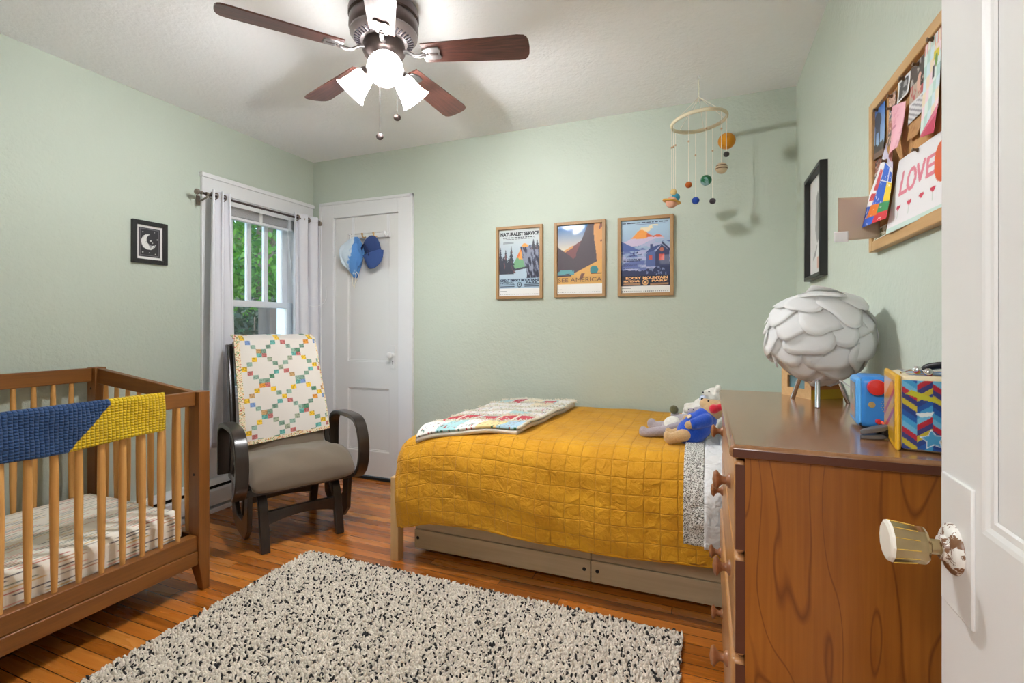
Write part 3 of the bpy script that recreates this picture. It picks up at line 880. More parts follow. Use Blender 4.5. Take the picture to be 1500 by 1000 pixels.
# ---- moon print on the left wall
AM = Art(60, 76, (232, 230, 228), 1.27)
U, V = AM.U, AM.V
AM.rect(0.1, 0.07, 0.9, 0.93, (46, 44, 50)); AM.rect(0.14, 0.115, 0.86, 0.895, (120, 116, 120)); AM.rect(0.155, 0.127, 0.845, 0.883, (42, 40, 46))
mo = ((U - 0.48) ** 2 + ((V - 0.52) * 1.27) ** 2 < 0.29 ** 2) & ((U - 0.6) ** 2 + ((V - 0.585) * 1.27) ** 2 > 0.21 ** 2)
AM.fill(mo, (226, 224, 222)); AM.fill(mo & (fbm(U, V, 14, 2) > 0.62), (150, 148, 150))
for (a, b, r) in ((0.25, 0.8, 0.02), (0.7, 0.82, 0.016), (0.8, 0.62, 0.022), (0.25, 0.2, 0.026), (0.5, 0.2, 0.018), (0.72, 0.18, 0.02), (0.55, 0.56, 0.04), (0.62, 0.5, 0.02)):
    AM.disc(a, b, r, (190, 188, 188))
MB4 = frame_M((XL, 1.732, 1.541), (0, 1, 0), (-1, 0, 0), (0, 0, 1))
picture('framed_print', 'small black framed crescent moon print on the left wall', 'picture', MB4, 0.19, 0.241, 0.024, 0.02, M['black'], M['black'], AM)

# ---- tall black frame on the right wall
AB = Art(60, 70, (230, 229, 228), 1.1)
U, V = AB.U, AB.V; N = fbm(U, V, 8, 4)
AB.poly([(0.36, 0.45), (0.4, 0.75), (0.52, 0.84), (0.62, 0.78), (0.66, 0.55), (0.6, 0.36), (0.4, 0.27), (0.22, 0.2), (0.2, 0.16), (0.4, 0.2), (0.5, 0.3)], (160, 160, 160))
AB.fill(AB.pm([(0.4, 0.5), (0.45, 0.75), (0.6, 0.75), (0.62, 0.5)]) & (N > 0.5), (132, 134, 134))
AB.fill((np.abs(U - 0.52) < 0.05) & (np.abs(V - 0.12) < 0.06) & (N > 0.4), (222, 176, 160))
MB4 = frame_M((XR, 2.675, 1.395), (0, -1, 0), (1, 0, 0), (0, 0, 1))
picture('framed_print', 'tall black framed grey sketch on the right wall beside the corner', 'picture', MB4, 0.345, 0.475, 0.018, 0.03, M['black'], M['black'], AB)
# ------------------------------------------------------------------ rug
RX0, RX1, RY0, RY1 = -1.915, -0.085, 0.74, 1.97
rug = thing('rug', 'thick shaggy cream rug flecked with black on the wood floor', 'rug', ((RX0 + RX1) / 2, (RY0 + RY1) / 2, 0))
MB().box((RX0 + 0.01, RY0 + 0.01, 0.0), (RX1 - 0.01, RY1 - 0.01, 0.012)).build('backing', plain('rug_backing', (196, 188, 176), 0.95), rug, smooth=0)
def rug_pile():
    sp = 0.0079
    xs = np.arange(RX0, RX1, sp); ys = np.arange(RY0, RY1, sp)
    X, Y = np.meshgrid(xs, ys); X = X.ravel(); Y = Y.ravel(); n = len(X)
    X = X + rng.normal(0, 0.0026, n); Y = Y + rng.normal(0, 0.0035, n)
    h = rng.uniform(0.008, 0.017, n); w = rng.uniform(0.0043, 0.0065, n)
    ang = rng.uniform(0, 2 * np.pi, n); ln = rng.uniform(0.002, 0.008, n); la = rng.uniform(0, 2 * np.pi, n)
    el = rng.uniform(0.75, 1.35, n)
    ring = np.array([[math.cos(a), math.sin(a)] for a in np.linspace(0, 2 * math.pi, 6)[:-1]])
    V = []
    for (rr, hh, ll) in ((0.8, 0.0, 0), (1.0, 0.55, 0.5), (0.55, 0.93, 0.95)):
        for k in range(5):
            a0 = ring[k, 0] * w * rr * el; b0 = ring[k, 1] * w * rr / el
            V.append(np.stack([X + a0 * np.cos(ang) - b0 * np.sin(ang) + ln * ll * np.cos(la), Y + a0 * np.sin(ang) + b0 * np.cos(ang) + ln * ll * np.sin(la), 0.01 + h * hh], 1))
    V.append(np.stack([X + ln * np.cos(la), Y + ln * np.sin(la), 0.01 + h], 1))
    V = np.stack(V, 1).reshape(-1, 3)
    F = []
    for L in (0, 5):
        for k in range(5):
            k2 = (k + 1) % 5; F.append((L + k, L + k2, L + 5 + k2, L + 5 + k))
    T = [(10 + k, 10 + (k + 1) % 5, 15) for k in range(5)]
    base = (np.arange(n) * 16)[:, None, None]
    Q = (np.array(F)[None] + base).reshape(-1, 4); T = (np.array(T)[None] + base).reshape(-1, 3)
    me = bpy.data.meshes.new('pile')
    V -= np.array([(RX0 + RX1) / 2, (RY0 + RY1) / 2, 0])
    nl = Q.size + T.size
    me.vertices.add(len(V)); me.vertices.foreach_set('co', V.astype(np.float32).ravel())
    me.loops.add(nl); me.loops.foreach_set('vertex_index', np.concatenate([Q.ravel(), T.ravel()]).astype(np.int32))
    ls = np.concatenate([np.arange(len(Q)) * 4, Q.size + np.arange(len(T)) * 3]).astype(np.int32)
    me.polygons.add(len(ls)); me.polygons.foreach_set('loop_start', ls)
    me.update(calc_edges=True); me.validate()
    cl = np.array(lin((226, 216, 202)))[None] * rng.uniform(0.84, 1.06, (n, 1))
    blk = rng.random(n) < 0.15
    cl[blk] = np.array(lin((42, 40, 40))) * rng.uniform(0.6, 1.4, (blk.sum(), 1))
    ca = me.color_attributes.new('Col', 'FLOAT_COLOR', 'POINT')
    cc = np.ones((n, 16, 4), np.float32); cc[:, :, :3] = cl[:, None, :]
    ca.data.foreach_set('color', cc.ravel())
    me.polygons.foreach_set('use_smooth', [True] * len(me.polygons))
    me.materials.append(attr_mat('wool_pile', 0.95, sheen=0.1))
    o = bpy.data.objects.new('pile', me); COL.objects.link(o); o.parent = rug
    tag(o, kind='stuff')
rug_pile()

# ------------------------------------------------------------------ crib
CX0, CX1, CY0, CY1 = -2.925, -2.10, 0.17, 1.552
crib = thing('crib', 'walnut crib with natural pine spindles against the left wall', 'crib', ((CX0 + CX1) / 2, (CY0 + CY1) / 2, 0))
def crib_post(x0, x1, y0, y1, ztop, dx, dy):
    m = MB()
    # square board post, foot splayed slightly outward at the bottom
    def ring(z, sx, sy, ox, oy):
        cx, cy = (x0 + x1) / 2 + ox, (y0 + y1) / 2 + oy; a, b = (x1 - x0) / 2 * sx, (y1 - y0) / 2 * sy
        return [(cx - a, cy - b, z), (cx + a, cy - b, z), (cx + a, cy + b, z), (cx - a, cy + b, z)]
    a = (x1 - x0) / 2
    rs = [ring(0, 0.5, 0.62, dx * a * 0.5, dy * 0.0), ring(0.128, 1, 1, 0, 0), ring(ztop, 1, 1, 0, 0)]
    # keep outer long edge straight: shift foot toward outside in y
    b = (y1 - y0) / 2
    rs[0] = [(p[0], p[1] + dy * b * 0.38, p[2]) for p in rs[0]]
    vs = sum(rs, [])
    fs = [(0, 3, 2, 1), (8, 9, 10, 11)]
    for L in (0, 4):
        for k in range(4): fs.append((L + k, L + (k + 1) % 4, L + 4 + (k + 1) % 4, L + 4 + k))
    m.add(vs, fs)
    return m.build('post', M['cribwood_z'], crib, bevel=0.003, smooth=30)
ZF, ZB = 0.892, 0.976
for (x0, x1, dx, zt) in ((CX1 - 0.068, CX1, 1, ZF), (CX0, CX0 + 0.068, -1, ZB)):
    for (y0, y1, dy) in ((CY1 - 0.05, CY1, 1), (CY0, CY0 + 0.05, -1)):
        crib_post(x0, x1, y0, y1, zt, dx, dy)
def rail(x0, x1, y0, y1, z0, z1, mt='cribwood', name='rail'):
    return MB().box((x0, y0, z0), (x1, y1, z1)).build(name, M[mt], crib, bevel=0.0035)
FX = CX1 - 0.036
rail(FX - 0.014, FX + 0.014, CY0 + 0.05, CY1 - 0.05, 0.83, 0.893, name='top_rail')
rail(CX0 + 0.015, CX0 + 0.043, CY0 + 0.05, CY1 - 0.05, 0.905, ZB - 0.002, name='top_rail')
lr = MB(); lr.box((CX1 - 0.06, CY0 + 0.05, 0.184), (CX1 - 0.012, CY1 - 0.05, 0.25))
lr.build('lower_rail', M['cribwood'], crib, bevel=0.003)
MB().box((CX1 - 0.055, CY0 + 0.05, 0.122), (CX1 - 0.006, CY1 - 0.05, 0.183)).build('bottom_board', M['cribwood'], crib, bevel=0.004)
rail(CX0 + 0.01, CX0 + 0.05, CY0 + 0.05, CY1 - 0.05, 0.122, 0.25, name='lower_rail')
def end_rail(yc):
    m = MB(); t = 0.014; xa, xb = CX0 + 0.068, CX1 - 0.068
    vs = [(xa, yc - t, 0.895), (xb, yc - t, 0.832), (xb, yc - t, 0.888), (xa, yc - t, 0.972), (xa, yc + t, 0.895), (xb, yc + t, 0.832), (xb, yc + t, 0.888), (xa, yc + t, 0.972)]
    m.add(vs, [(0, 1, 2, 3), (7, 6, 5, 4), (0, 4, 5, 1), (1, 5, 6, 2), (2, 6, 7, 3), (3, 7, 4, 0)])
    m.build('end_rail', M['cribwood_x'], crib, bevel=0.003)
    MB().box((xa, yc - 0.02, 0.122), (xb, yc + 0.02, 0.25)).build('lower_rail', M['cribwood_x'], crib, bevel=0.003)
    k = 8
    for i in range(k):
        x = xa + (xb - xa) * (i + 0.5) / k
        spindle(x, yc, 0.25, 0.832 + (0.895 - 0.832) * (xb - x) / (xb - xa) + 0.002)
def spindle(x, y, z0, z1):
    h = z1 - z0
    MB(Matrix.Translation((x, y, z0))).lathe([(0.0085, 0), (0.0105, h * 0.12), (0.0128, h * 0.35), (0.0135, h * 0.55), (0.012, h * 0.8), (0.009, h)], 12, capb=True, capt=True).build('spindle', M['slat'], crib, smooth=60)
for yc in (CY1 - 0.026, CY0 + 0.026): end_rail(yc)
for k in range(18):
    y = 1.432 - 0.0722 * k
    if y < CY0 + 0.07: break
    spindle(FX, y, 0.249, 0.832); spindle(CX0 + 0.029, y - 0.01, 0.249, 0.906)
bh = MB()
for (px, py, dr, z) in ((CX0 + 0.034, CY1 - 0.0505, (0, -1, 0), 0.87), (CX1 - 0.034, CY1 - 0.0505, (0, -1, 0), 0.52)):
    bh.lathe([(0, 0), (0.006, 0), (0.006, 0.001), (0, 0.001)], 12, M=axis_M((px, py, z), dr))
bh.build('bolt_cap', M['dark'], crib)

# crib mattress with printed fitted sheet
mx0, mx1, my0, my1, mz0, mz1 = -2.868, -2.168, CY0 + 0.055, CY1 - 0.055, 0.225, 0.362
def fitted(nx=230, ny=130):
    per = 0.06
    W, Ld = mx1 - mx0, my1 - my0
    r = 0.045
    def prof(s, lo, hi):
        # s in [-d, L+d] cloth coordinate -> (pos, drop)
        if s < lo + r: 
            d = lo + r - s
            if d < r * math.pi / 2: a = d / r; return lo + r - r * math.sin(a), r * (1 - math.cos(a))
            return lo, r + (d - r * math.pi / 2)
        if s > hi - r:
            d = s - (hi - r)
            if d < r * math.pi / 2: a = d / r; return hi - r + r * math.sin(a), r * (1 - math.cos(a))
            return hi, r + (d - r * math.pi / 2)
        return s, 0
    ext = 0.10 - r * (1 - math.pi / 2) - 0.03
    def f(u, v):
        sx = mx0 - ext + (W + 2 * ext) * u; sy = my0 - ext + (Ld + 2 * ext) * v
        x, dx = prof(sx, mx0, mx1); y, dy = prof(sy, my0, my1)
        d = min(mz1 - mz0, (dx ** 3 + dy ** 3) ** (1 / 3))
        # round plan corners
        ex = max(0, abs(x - (mx0 + mx1) / 2) - (W / 2 - 0.06)); ey = max(0, abs(y - (my0 + my1) / 2) - (Ld / 2 - 0.06))
        q = math.hypot(ex, ey)
        if q > 0.06:
            k = 0.06 / q
            x -= (1 - k) * ex * (1 if x > (mx0 + mx1) / 2 else -1); y -= (1 - k) * ey * (1 if y > (my0 + my1) / 2 else -1)
        return (x, y, mz1 - d + 0.002 * math.sin(sx * 14 + sy * 9))
    a = Art(nx, ny, (248, 242, 230))
    SX = a.U * (W + 2 * ext); SY = a.V * (Ld + 2 * ext)
    row = np.floor(SX / 0.0135).astype(int); fr = SX / 0.0135 - row
    rh = np.random.default_rng(3); off = rh.random(200); pal = [(54, 52, 60), (206, 150, 110), (196, 96, 84), (222, 184, 96), (128, 148, 132), (40, 44, 66), (176, 168, 160), (226, 160, 140)]
    ln = SY / 0.19 + off[row % 200] * 7; seg = np.floor(ln).astype(int); fl_ = ln - seg
    hsh = (row * 7919 + seg * 104729) % 997
    lm = (np.abs(fr - 0.5) < 0.13) & (fl_ < 0.35 + 0.5 * ((hsh % 13) / 13)) 
    for k, c in enumerate(pal): a.fill(lm & (hsh % len(pal) == k), c)
    m = MB(); m.grid(nx, ny, f, colors=a.C)
    return m
mat_t = thing('crib_mattress', 'crib mattress in a cream fitted sheet with thin coloured dashes', 'mattress', ((mx0 + mx1) / 2, (my0 + my1) / 2, mz0))
fitted().build('fitted_sheet', M['cloth_art'], mat_t, smooth=180)
MB().box((mx0 + 0.01, my0 + 0.01, mz0), (mx1 - 0.01, my1 - 0.01, mz1 - 0.02)).build('mattress_core', M['paperwhite'], mat_t, bevel=0.03, seg=3)
MB().box((CX0 + 0.052, CY0 + 0.055, 0.20), (CX1 - 0.062, CY1 - 0.055, 0.222)).build('mattress_support', M['dark'], crib, smooth=0)

# muslin rail cover
def muslin_mat():
    t = NT('crinkle_muslin')
    a = t.n.new('ShaderNodeAttribute'); a.attribute_name = 'Col'
    v = t.coord(); sp = t.new('ShaderNodeSeparateXYZ'); t.link(v, sp.inputs[0])
    n = t.noise(v, 30, 2); w = t.math('MULTIPLY', t.math('SUBTRACT', n, 0.5), 1.6)
    sy = t.math('ABSOLUTE', t.math('SINE', t.math('ADD', t.math('MULTIPLY', sp.outputs[1], math.pi / 0.0135), w)))
    sz = t.math('ABSOLUTE', t.math('SINE', t.math('ADD', t.math('MULTIPLY', sp.outputs[2], math.pi / 0.0105), w)))
    h = t.math('MULTIPLY', t.math('POWER', sy, 0.6), t.math('POWER', sz, 0.6))
    mr = t.new('ShaderNodeMapRange'); t.link(h, mr.inputs[0]); mr.inputs[2].default_value = 0.7; mr.inputs[3].default_value = 0.72
    t.base(t.mix(1.0, a.outputs['Color'], mr.outputs[0], 'MULTIPLY'))
    t.bump(t.math('ADD', h, t.math('MULTIPLY', t.noise(v, 90, 3), 0.7)), 0.9, 0.006); t.set(Roughness=0.95); t.b.inputs['Sheen Weight'].default_value = 0.1
    return t.m
def rail_cover():
    y0, y1 = 0.25, 1.372
    nx, ny = 300, 64
    a = Art(nx, ny, (38, 72, 120))
    # v: 0 = front bottom hem, .5 = top, 1 = back bottom hem ; u along y
    yy = y0 + (y1 - y0) * a.U
    zv = np.where(a.V < 0.46, a.V / 0.46, 1)
    edge = 1.03 + 0.135 * zv
    a.fill(yy > edge, (228, 190, 16))
    px = np.minimum(np.mod(a.U * (y1 - y0) / 0.0145, 1), 1); 
    top = 0.906; bot = 0.742
    def f(u, v):
        y = y0 + (y1 - y0) * u
        hem = bot + 0.006 * math.sin(y * 11) 
        t = 0.019
        if v < 0.46: s = v / 0.46; x = FX + t + 0.004 * (1 - s); z = hem + (top - t - hem) * s
        elif v < 0.54: an = (v - 0.46) / 0.08 * math.pi; x = FX + t * math.cos(an); z = top - t + t * math.sin(an)
        else: s = (1 - v) / 0.46; x = FX - t - 0.004 * (1 - s); z = hem + 0.01 + (top - t - hem - 0.01) * s
        # crinkled gauze: square puckers
        d = 0.0025 * math.sin(y * 23 + z * 40)
        e = min(1, (1 - u) / 0.02)
        x += d * (1 if v < 0.5 else -1)
        if e < 1:   # rounded end
            x = FX + (x - FX) * (0.55 + 0.45 * math.sqrt(max(0, 1 - (1 - e) ** 2)))
        if u > 0.985 and v < 0.06: z += 0.01 * (1 - v / 0.06) * (u - 0.985) / 0.015
        return (x, y, z)
    m = MB(); m.grid(nx, ny, f, colors=a.C)
    return m
rc = thing('rail_cover', 'crinkled muslin rail cover, navy with a yellow end, over the crib front rail', 'blanket', (FX, 0.8, 0.74))
rail_cover().build('cover_cloth', muslin_mat(), rc, smooth=180, solid=0.002)

# ------------------------------------------------------------------ glider chair
GO, GA = Vector((-2.05, 2.06, 0)), math.atan2(0.881, 0.472)
gl = thing('glider_chair', 'espresso bentwood glider chair with taupe cushions in front of the window', 'chair', GO, GA)
GM = Matrix.Translation(GO) @ Matrix.Rotation(GA, 4, 'Z')
def band(path, w, t, xc, name, par=gl, mt='chairwood'):
    """bentwood strip: path in (y,z), width w along x, thickness t"""
    P = [Vector((0, p[0], p[1])) for p in path]
    m = MB(GM); vs = []; n = len(P)
    for i, p in enumerate(P):
        tg = (P[min(i + 1, n - 1)] - P[max(i - 1, 0)]).normalized()
        nm = Vector((0, -tg.z, tg.y)) * (t / 2)
        vs += [(xc - w / 2, (p + nm).y, (p + nm).z), (xc + w / 2, (p + nm).y, (p + nm).z), (xc + w / 2, (p - nm).y, (p - nm).z), (xc - w / 2, (p - nm).y, (p - nm).z)]
    fs = [(0, 1, 2, 3), tuple(reversed(range(4 * n - 4, 4 * n)))]
    for i in range(n - 1):
        for k in range(4): fs.append((4 * i + k, 4 * i + 4 + k, 4 * i + 4 + (k + 1) % 4, 4 * i + (k + 1) % 4))
    m.add(vs, fs)
    return m.build(name, M[mt], par, smooth=40, bevel=0.004, merge=1e-6)
def spl(p, n=8): return [(q.y, q.z) for q in smooth_path([(0, a, b) for a, b in p], n)]
# gliding side frames and base
for sx in (-1, 1):
    # arm loop: front leg up over the arm and down at the back
    band(spl([(0.03, 0.30), (-0.035, 0.36), (-0.06, 0.45), (-0.05, 0.54), (-0.01, 0.61), (0.06, 0.64), (0.2, 0.645), (0.33, 0.635), (0.40, 0.60), (0.42, 0.52), (0.42, 0.34)]), 0.062, 0.026, sx * 0.315, 'arm')
    # hanging U panel of the glide
    m = MB(GM @ Matrix.Translation((sx * 0.262 - 0.012, 0, 0)) @ Matrix.Rotation(R(90), 4, 'Z'))
    op = [(0.0, 0.36), (0.03, 0.12), (0.1, 0.055), (0.3, 0.055), (0.40, 0.12), (0.43, 0.36), (0.36, 0.36), (0.34, 0.2), (0.28, 0.14), (0.16, 0.14), (0.10, 0.2), (0.08, 0.36)]
    m.prism(op, -0.024)
    m.build('glide_panel', M['chairwood'], gl, bevel=0.004, smooth=30, merge=1e-6)
    # base legs
    band(spl([(-0.005, 0.0), (0.02, 0.12), (0.055, 0.24), (0.11, 0.30), (0.18, 0.315)]), 0.045, 0.034, sx * 0.195, 'leg')
    band(spl([(0.47, 0.0), (0.44, 0.12), (0.40, 0.24), (0.34, 0.30), (0.18, 0.315)]), 0.045, 0.034, sx * 0.195, 'leg')
def stretcher(yc, z0, z1, arch):
    m = MB(GM); n = 16; vs = []; t = 0.012
    for i in range(n + 1):
        x = -0.18 + 0.36 * i / n; e = arch * (1 - (2 * i / n - 1) ** 2)
        vs += [(x, yc - t, z0 + e), (x, yc + t, z0 + e), (x, yc + t, z1 + e * 0.15), (x, yc - t, z1 + e * 0.15)]
    fs = [(0, 1, 2, 3), tuple(reversed(range(4 * n, 4 * n + 4)))]
    for i in range(n):
        for k in range(4): fs.append((4 * i + k, 4 * i + 4 + k, 4 * i + 4 + (k + 1) % 4, 4 * i + (k + 1) % 4))
    m.add(vs, fs); m.build('stretcher', M['chairwood'], gl, bevel=0.004, smooth=40, merge=1e-6)
stretcher(0.03, 0.13, 0.205, 0.03); stretcher(0.43, 0.13, 0.2, 0.02)
sf = MB(GM)
sf.cbox((0, 0.01, 0.325), (0.56, 0.03, 0.04)); sf.cbox((0, 0.43, 0.325), (0.56, 0.03, 0.04)); sf.cbox((-0.27, 0.22, 0.325), (0.03, 0.45, 0.04)); sf.cbox((0.27, 0.22, 0.325), (0.03, 0.45, 0.04))
sf.build('seat_frame', M['chairwood'], gl, bevel=0.004)
for sx in (-1, 1):
    a, b = Vector((sx * 0.272, 0.40, 0.31)), Vector((sx * 0.243, 0.675, 1.07))
    d = b - a; m = MB(GM)
    n = 14; vs = []
    for i in range(n + 1):
        t = i / n; p = a + d * t + Vector((0, -0.03 * math.sin(math.pi * t), 0)); w = 0.016
        hw_ = 0.045 - 0.012 * t
        vs += [(p.x - w, p.y - hw_, p.z), (p.x + w, p.y - hw_, p.z), (p.x + w, p.y + hw_, p.z), (p.x - w, p.y + hw_, p.z)]
    fs = [(3, 2, 1, 0), tuple(range(4 * n, 4 * n + 4))]
    for i in range(n):
        for k in range(4): fs.append((4 * i + k, 4 * i + (k + 1) % 4, 4 * i + 4 + (k + 1) % 4, 4 * i + 4 + k))
    m.add(vs, fs); m.build('back_post', M['chairwood'], gl, bevel=0.006, smooth=40, merge=1e-6)
MB(GM).cbox((0, 0.668, 1.045), (0.48, 0.03, 0.06)).build('top_rail', M['chairwood'], gl, bevel=0.006)
# cushions
def seat_cushion():
    m = MB(GM)
    def f(u, v):
        # closed pillow: superellipse section along y, rounded ends in x
        x = (u - 0.5) * 2; an = v * 2 * math.pi
        ex = (1 - abs(x) ** 6) ** 0.25 if abs(x) < 1 else 0
        c, s_ = math.cos(an), math.sin(an)
        sg = lambda q, e: math.copysign(abs(q) ** e, q)
        yy = 0.225 - 0.285 * sg(c, 0.42) * (0.93 + 0.07 * ex); zz = 0.40 + 0.075 * sg(s_, 0.62) * ex
        front = max(0, (0.12 - yy) / 0.18)
        zz += 0.012 * math.sin(yy * 14 + 0.4) - 0.03 * front ** 2 + (0.012 if s_ > 0 else 0) * (1 - x * x)
        if s_ > 0: zz += 0.004 * math.sin(x * 7 + yy * 26)
        return (x * 0.272, yy, zz)
    m.grid(44, 56, f)
    return m
seat_cushion().build('seat_cushion', M['cushion'], gl, smooth=180, merge=1e-5)
def back_pt(x, t, off):
    a = Vector((0, 0.37, 0.40)); b = Vector((0, 0.645, 1.075)); d = (b - a); n = Vector((0, -d.z, d.y)).normalized()
    p = a + d * t + n * off + Vector((0, -0.03 * math.sin(math.pi * t), 0))
    return (x, p.y, p.z)
bc = MB(GM)
def bcf(u, v):
    x = (u - 0.5) * 2; an = v * 2 * math.pi; ex = (max(0, 1 - abs(x) ** 6)) ** 0.3
    c, s_ = math.cos(an), math.sin(an); sg = lambda q, e: math.copysign(abs(q) ** e, q)
    return back_pt(x * 0.235, 0.5 + 0.5 * sg(c, 0.4), 0.03 + (0.045 + 0.012 * math.cos(x * 2)) * sg(s_, 0.6) * ex)
bc.grid(36, 56, bcf)
bc.build('back_cushion', M['cushion'], gl, smooth=180, merge=1e-5)

# patchwork quilt over the chair back
def chair_quilt():
    nx, ny = 220, 330
    W, Lf = 0.475, 0.70
    a = Art(nx, ny, (224, 216, 208))
    X = a.U * W; Y = a.V * Lf
    cs = 0.0285
    ci = np.floor(X / cs).astype(int); cj = np.floor(Y / cs).astype(int)
    pal = [(122, 150, 200), (242, 196, 48), (226, 150, 60), (150, 178, 160), (212, 150, 160), (150, 150, 178), (90, 140, 110), (206, 120, 116), (168, 176, 150), (110, 180, 170), (200, 160, 110), (150, 120, 150), (236, 190, 60), (130, 160, 140)]
    h = (ci * 92821 + cj * 68917 + (ci * cj) * 131) % len(pal)
    P = 7
    pat = (((ci + cj) % P == 3) | ((ci - cj) % P == 6)) & ((ci + cj) % 2 == 1)
    pat = ((((ci + cj) % P == 3) & (ci % 1 == 0)) | ((ci - cj) % P == 6))
    tex = fbm(X, Y, 160, 3, 2)
    for k, c in enumerate(pal):
        a.fill(pat & (h == k) & (tex > 0.33), c); a.fill(pat & (h == k) & (tex <= 0.33), tuple(int(q * 0.8) for q in c))
    # calico border on the left and bottom edges
    bd = (X < 0.03) | (Y < 0.022) | (X > W - 0.008)
    a.fill(bd, (236, 222, 192)); dt = fbm(X, Y, 230, 8, 1); dt2 = vnoise(X, Y, 140, 12)
    a.fill(bd & (dt > 0.36), (190, 80, 60)); a.fill(bd & (dt > 0.34) & (dt2 > 0.55), (110, 150, 90)); a.fill(bd & (dt < 0.12), (214, 150, 50))
    def f(u, v):
        x = (u - 0.5) * W; s = v * Lf
        x *= 1.0 + 0.06 * (1 - v)
        # v=0 bottom hem in front, runs up the back cushion, over the top
        t = 0.13 + s * 1.29
        skew = -0.055 * (u - 0.5) * (1 - v)
        tt = t - skew
        off = 0.088 + 0.004 * math.sin(x * 30 + s * 12) - (0.006 if 0 else 0)
        if tt > 0.985:
            e = tt - 0.985; q = min(1, e / 0.09)
            return (x, back_pt(x, 0.985, off)[1] + 0.14 * math.sin(q * 1.57), back_pt(x, 0.985, off)[2] + 0.028 * math.sin(q * 3.0) - max(0, e - 0.09) * 0.73)
        return back_pt(x, tt, off)
    m = MB(GM); m.grid(nx, ny, f, colors=a.C)
    return m
cq = thing('patchwork_quilt', 'cream patchwork quilt of small coloured squares over the chair back', 'quilt', GO, GA)
chair_quilt().build('quilt_cloth', M['cloth_art'], cq, smooth=180, solid=0.008)

# ------------------------------------------------------------------ bed
BX0, BX1, BY0, BY1, BZ = -1.49, 0.43, 2.07, 3.05, 0.652
bed = thing('bed', 'pale pine twin bed along the back wall', 'bed', ((BX0 + BX1) / 2, (BY0 + BY1) / 2, 0))
for (x, y) in ((BX0, BY0), (BX0, BY1 - 0.05), (BX1 - 0.045, BY0), (BX1 - 0.045, BY1 - 0.05)):
    MB().box((x, y, 0), (x + 0.045, y + 0.05, 0.42)).build('leg', M['bedwood_z'], bed, bevel=0.003)
for y in (BY0 + 0.06, BY1 - 0.035):
    MB().box((BX0 + 0.045, y, 0.27), (BX1 - 0.045, y + 0.025, 0.40)).build('side_rail', M['bedwood'], bed, bevel=0.003)
MB().box((BX0 + 0.01, BY0 + 0.052, 0.27), (BX0 + 0.035, BY1 - 0.052, 0.40)).build('foot_rail', M['bedwood'], bed, bevel=0.003)
MB().box((BX0 + 0.035, BY0 + 0.09, 0.37), (BX1 - 0.05, BY1 - 0.04, 0.395)).build('slat_base', M['bedwood'], bed)
MB().box((BX0 + 0.10, BY0 + 0.06, 0.395), (BX1 - 0.02, BY1 - 0.01, BZ - 0.045)).build('mattress', M['paperwhite'], bed, bevel=0.08, seg=5)
# quilt: rounded top + skirts on the foot and front sides
QX0, QX1, QF, QB = -1.455, 0.40, 2.045, 3.06
def qround(d, r):      # distance past the shoulder -> (out, drop)
    if d <= 0: return 0.0, 0.0
    if d < r * math.pi / 2: return r * math.sin(d / r), r * (1 - math.cos(d / r))
    return r, r + d - r * math.pi / 2
def hem_z(x): 
    return float(np.interp(x, [-1.455, -1.36, -1.247, -1.1, -0.946, -0.8, -0.655, -0.3, -0.08, 0.4], [0.185, 0.205, 0.238, 0.252, 0.252, 0.243, 0.234, 0.238, 0.256, 0.264]))
def quilt_shape(nx, ny, x0, x1, hemfn, off, foot=True, backv=0.0, seed=1, wr=1.0):
    """cloth lying on the bed top and hanging over the front (and the foot end)"""
    r = 0.11
    m = MB()
    ex = 0.30 if foot else 0.0
    def f(u, v):
        # u: foot -> head; v: 0 hem at front, 1 at the back
        xs = (x0 - ex) + (x1 - x0 + ex) * u
        sl = 0.020 * max(0, 1 - (xs - x0) / 0.5) + 0.03 * math.exp(-((xs - x0) / 0.12) ** 2) * 0
        ftop = QF
        Lt = (QB - ftop) - r + r * math.pi / 2     # cloth length from back to the vertical tangent
        xcl = max(xs, x0)
        ztop = BZ + off + 0.012 * math.sin((xcl + 1.4) * 1.7) - 0.03 * max(0, (-1.0 - xcl) / 0.45) ** 2
        H = ztop - hemfn(xcl)
        Ltot = Lt + H - r
        s = (1 - v) * Ltot                       # from back edge
        dy = s - ((QB - ftop) - r)
        oy, zy = qround(dy, r)
        y = (QB - s) if dy <= 0 else ftop + r - oy
        x = xs; zx = 0.0
        if foot:
            dx = (x0 + 0.12) - xs
            ox, zx = qround(dx, 0.12)
            if dx > 0: x = x0 + 0.12 - ox
        # combine drops
        if zx > 0 and zy > 0: z = (zx ** 2.2 + zy ** 2.2) ** (1 / 2.2)
        else: z = zx + zy
        zz = ztop - min(z, H)
        # rounded vertical corner at the foot
        if foot and zx > 0.02 and zy > 0.02:
            k = min(1, min(zx, zy) / 0.12); x += 0.02 * k; y += 0.03 * k
        # soft wrinkles and bulge on the hanging side
        hang = min(1, zy / 0.12)
        n1 = math.sin(x * 13 + zz * 9 + seed) * math.sin(x * 5.3 - zz * 15 + seed * 2) 
        n2 = math.sin(x * 31 + zz * 27) * math.sin(zz * 33 - x * 17)
        y += hang * (0.007 * n1 + 0.003 * n2 - 0.02 * math.sin(math.pi * min(1, max(0, zy - 0.05) / max(0.1, H)))) * wr - off * (zy > 0) * hang
        top = 1 - hang
        zz += top * (0.004 * math.sin(x * 17 + y * 9) * math.sin(y * 14 - x * 6)) * wr
        return (x, y, zz)
    r2 = r
    def uvf(u, v):
        return ((x1 - x0 + ex) * u, v * 1.42)
    m.grid(nx, ny, f, uvfn=uvf)
    return m
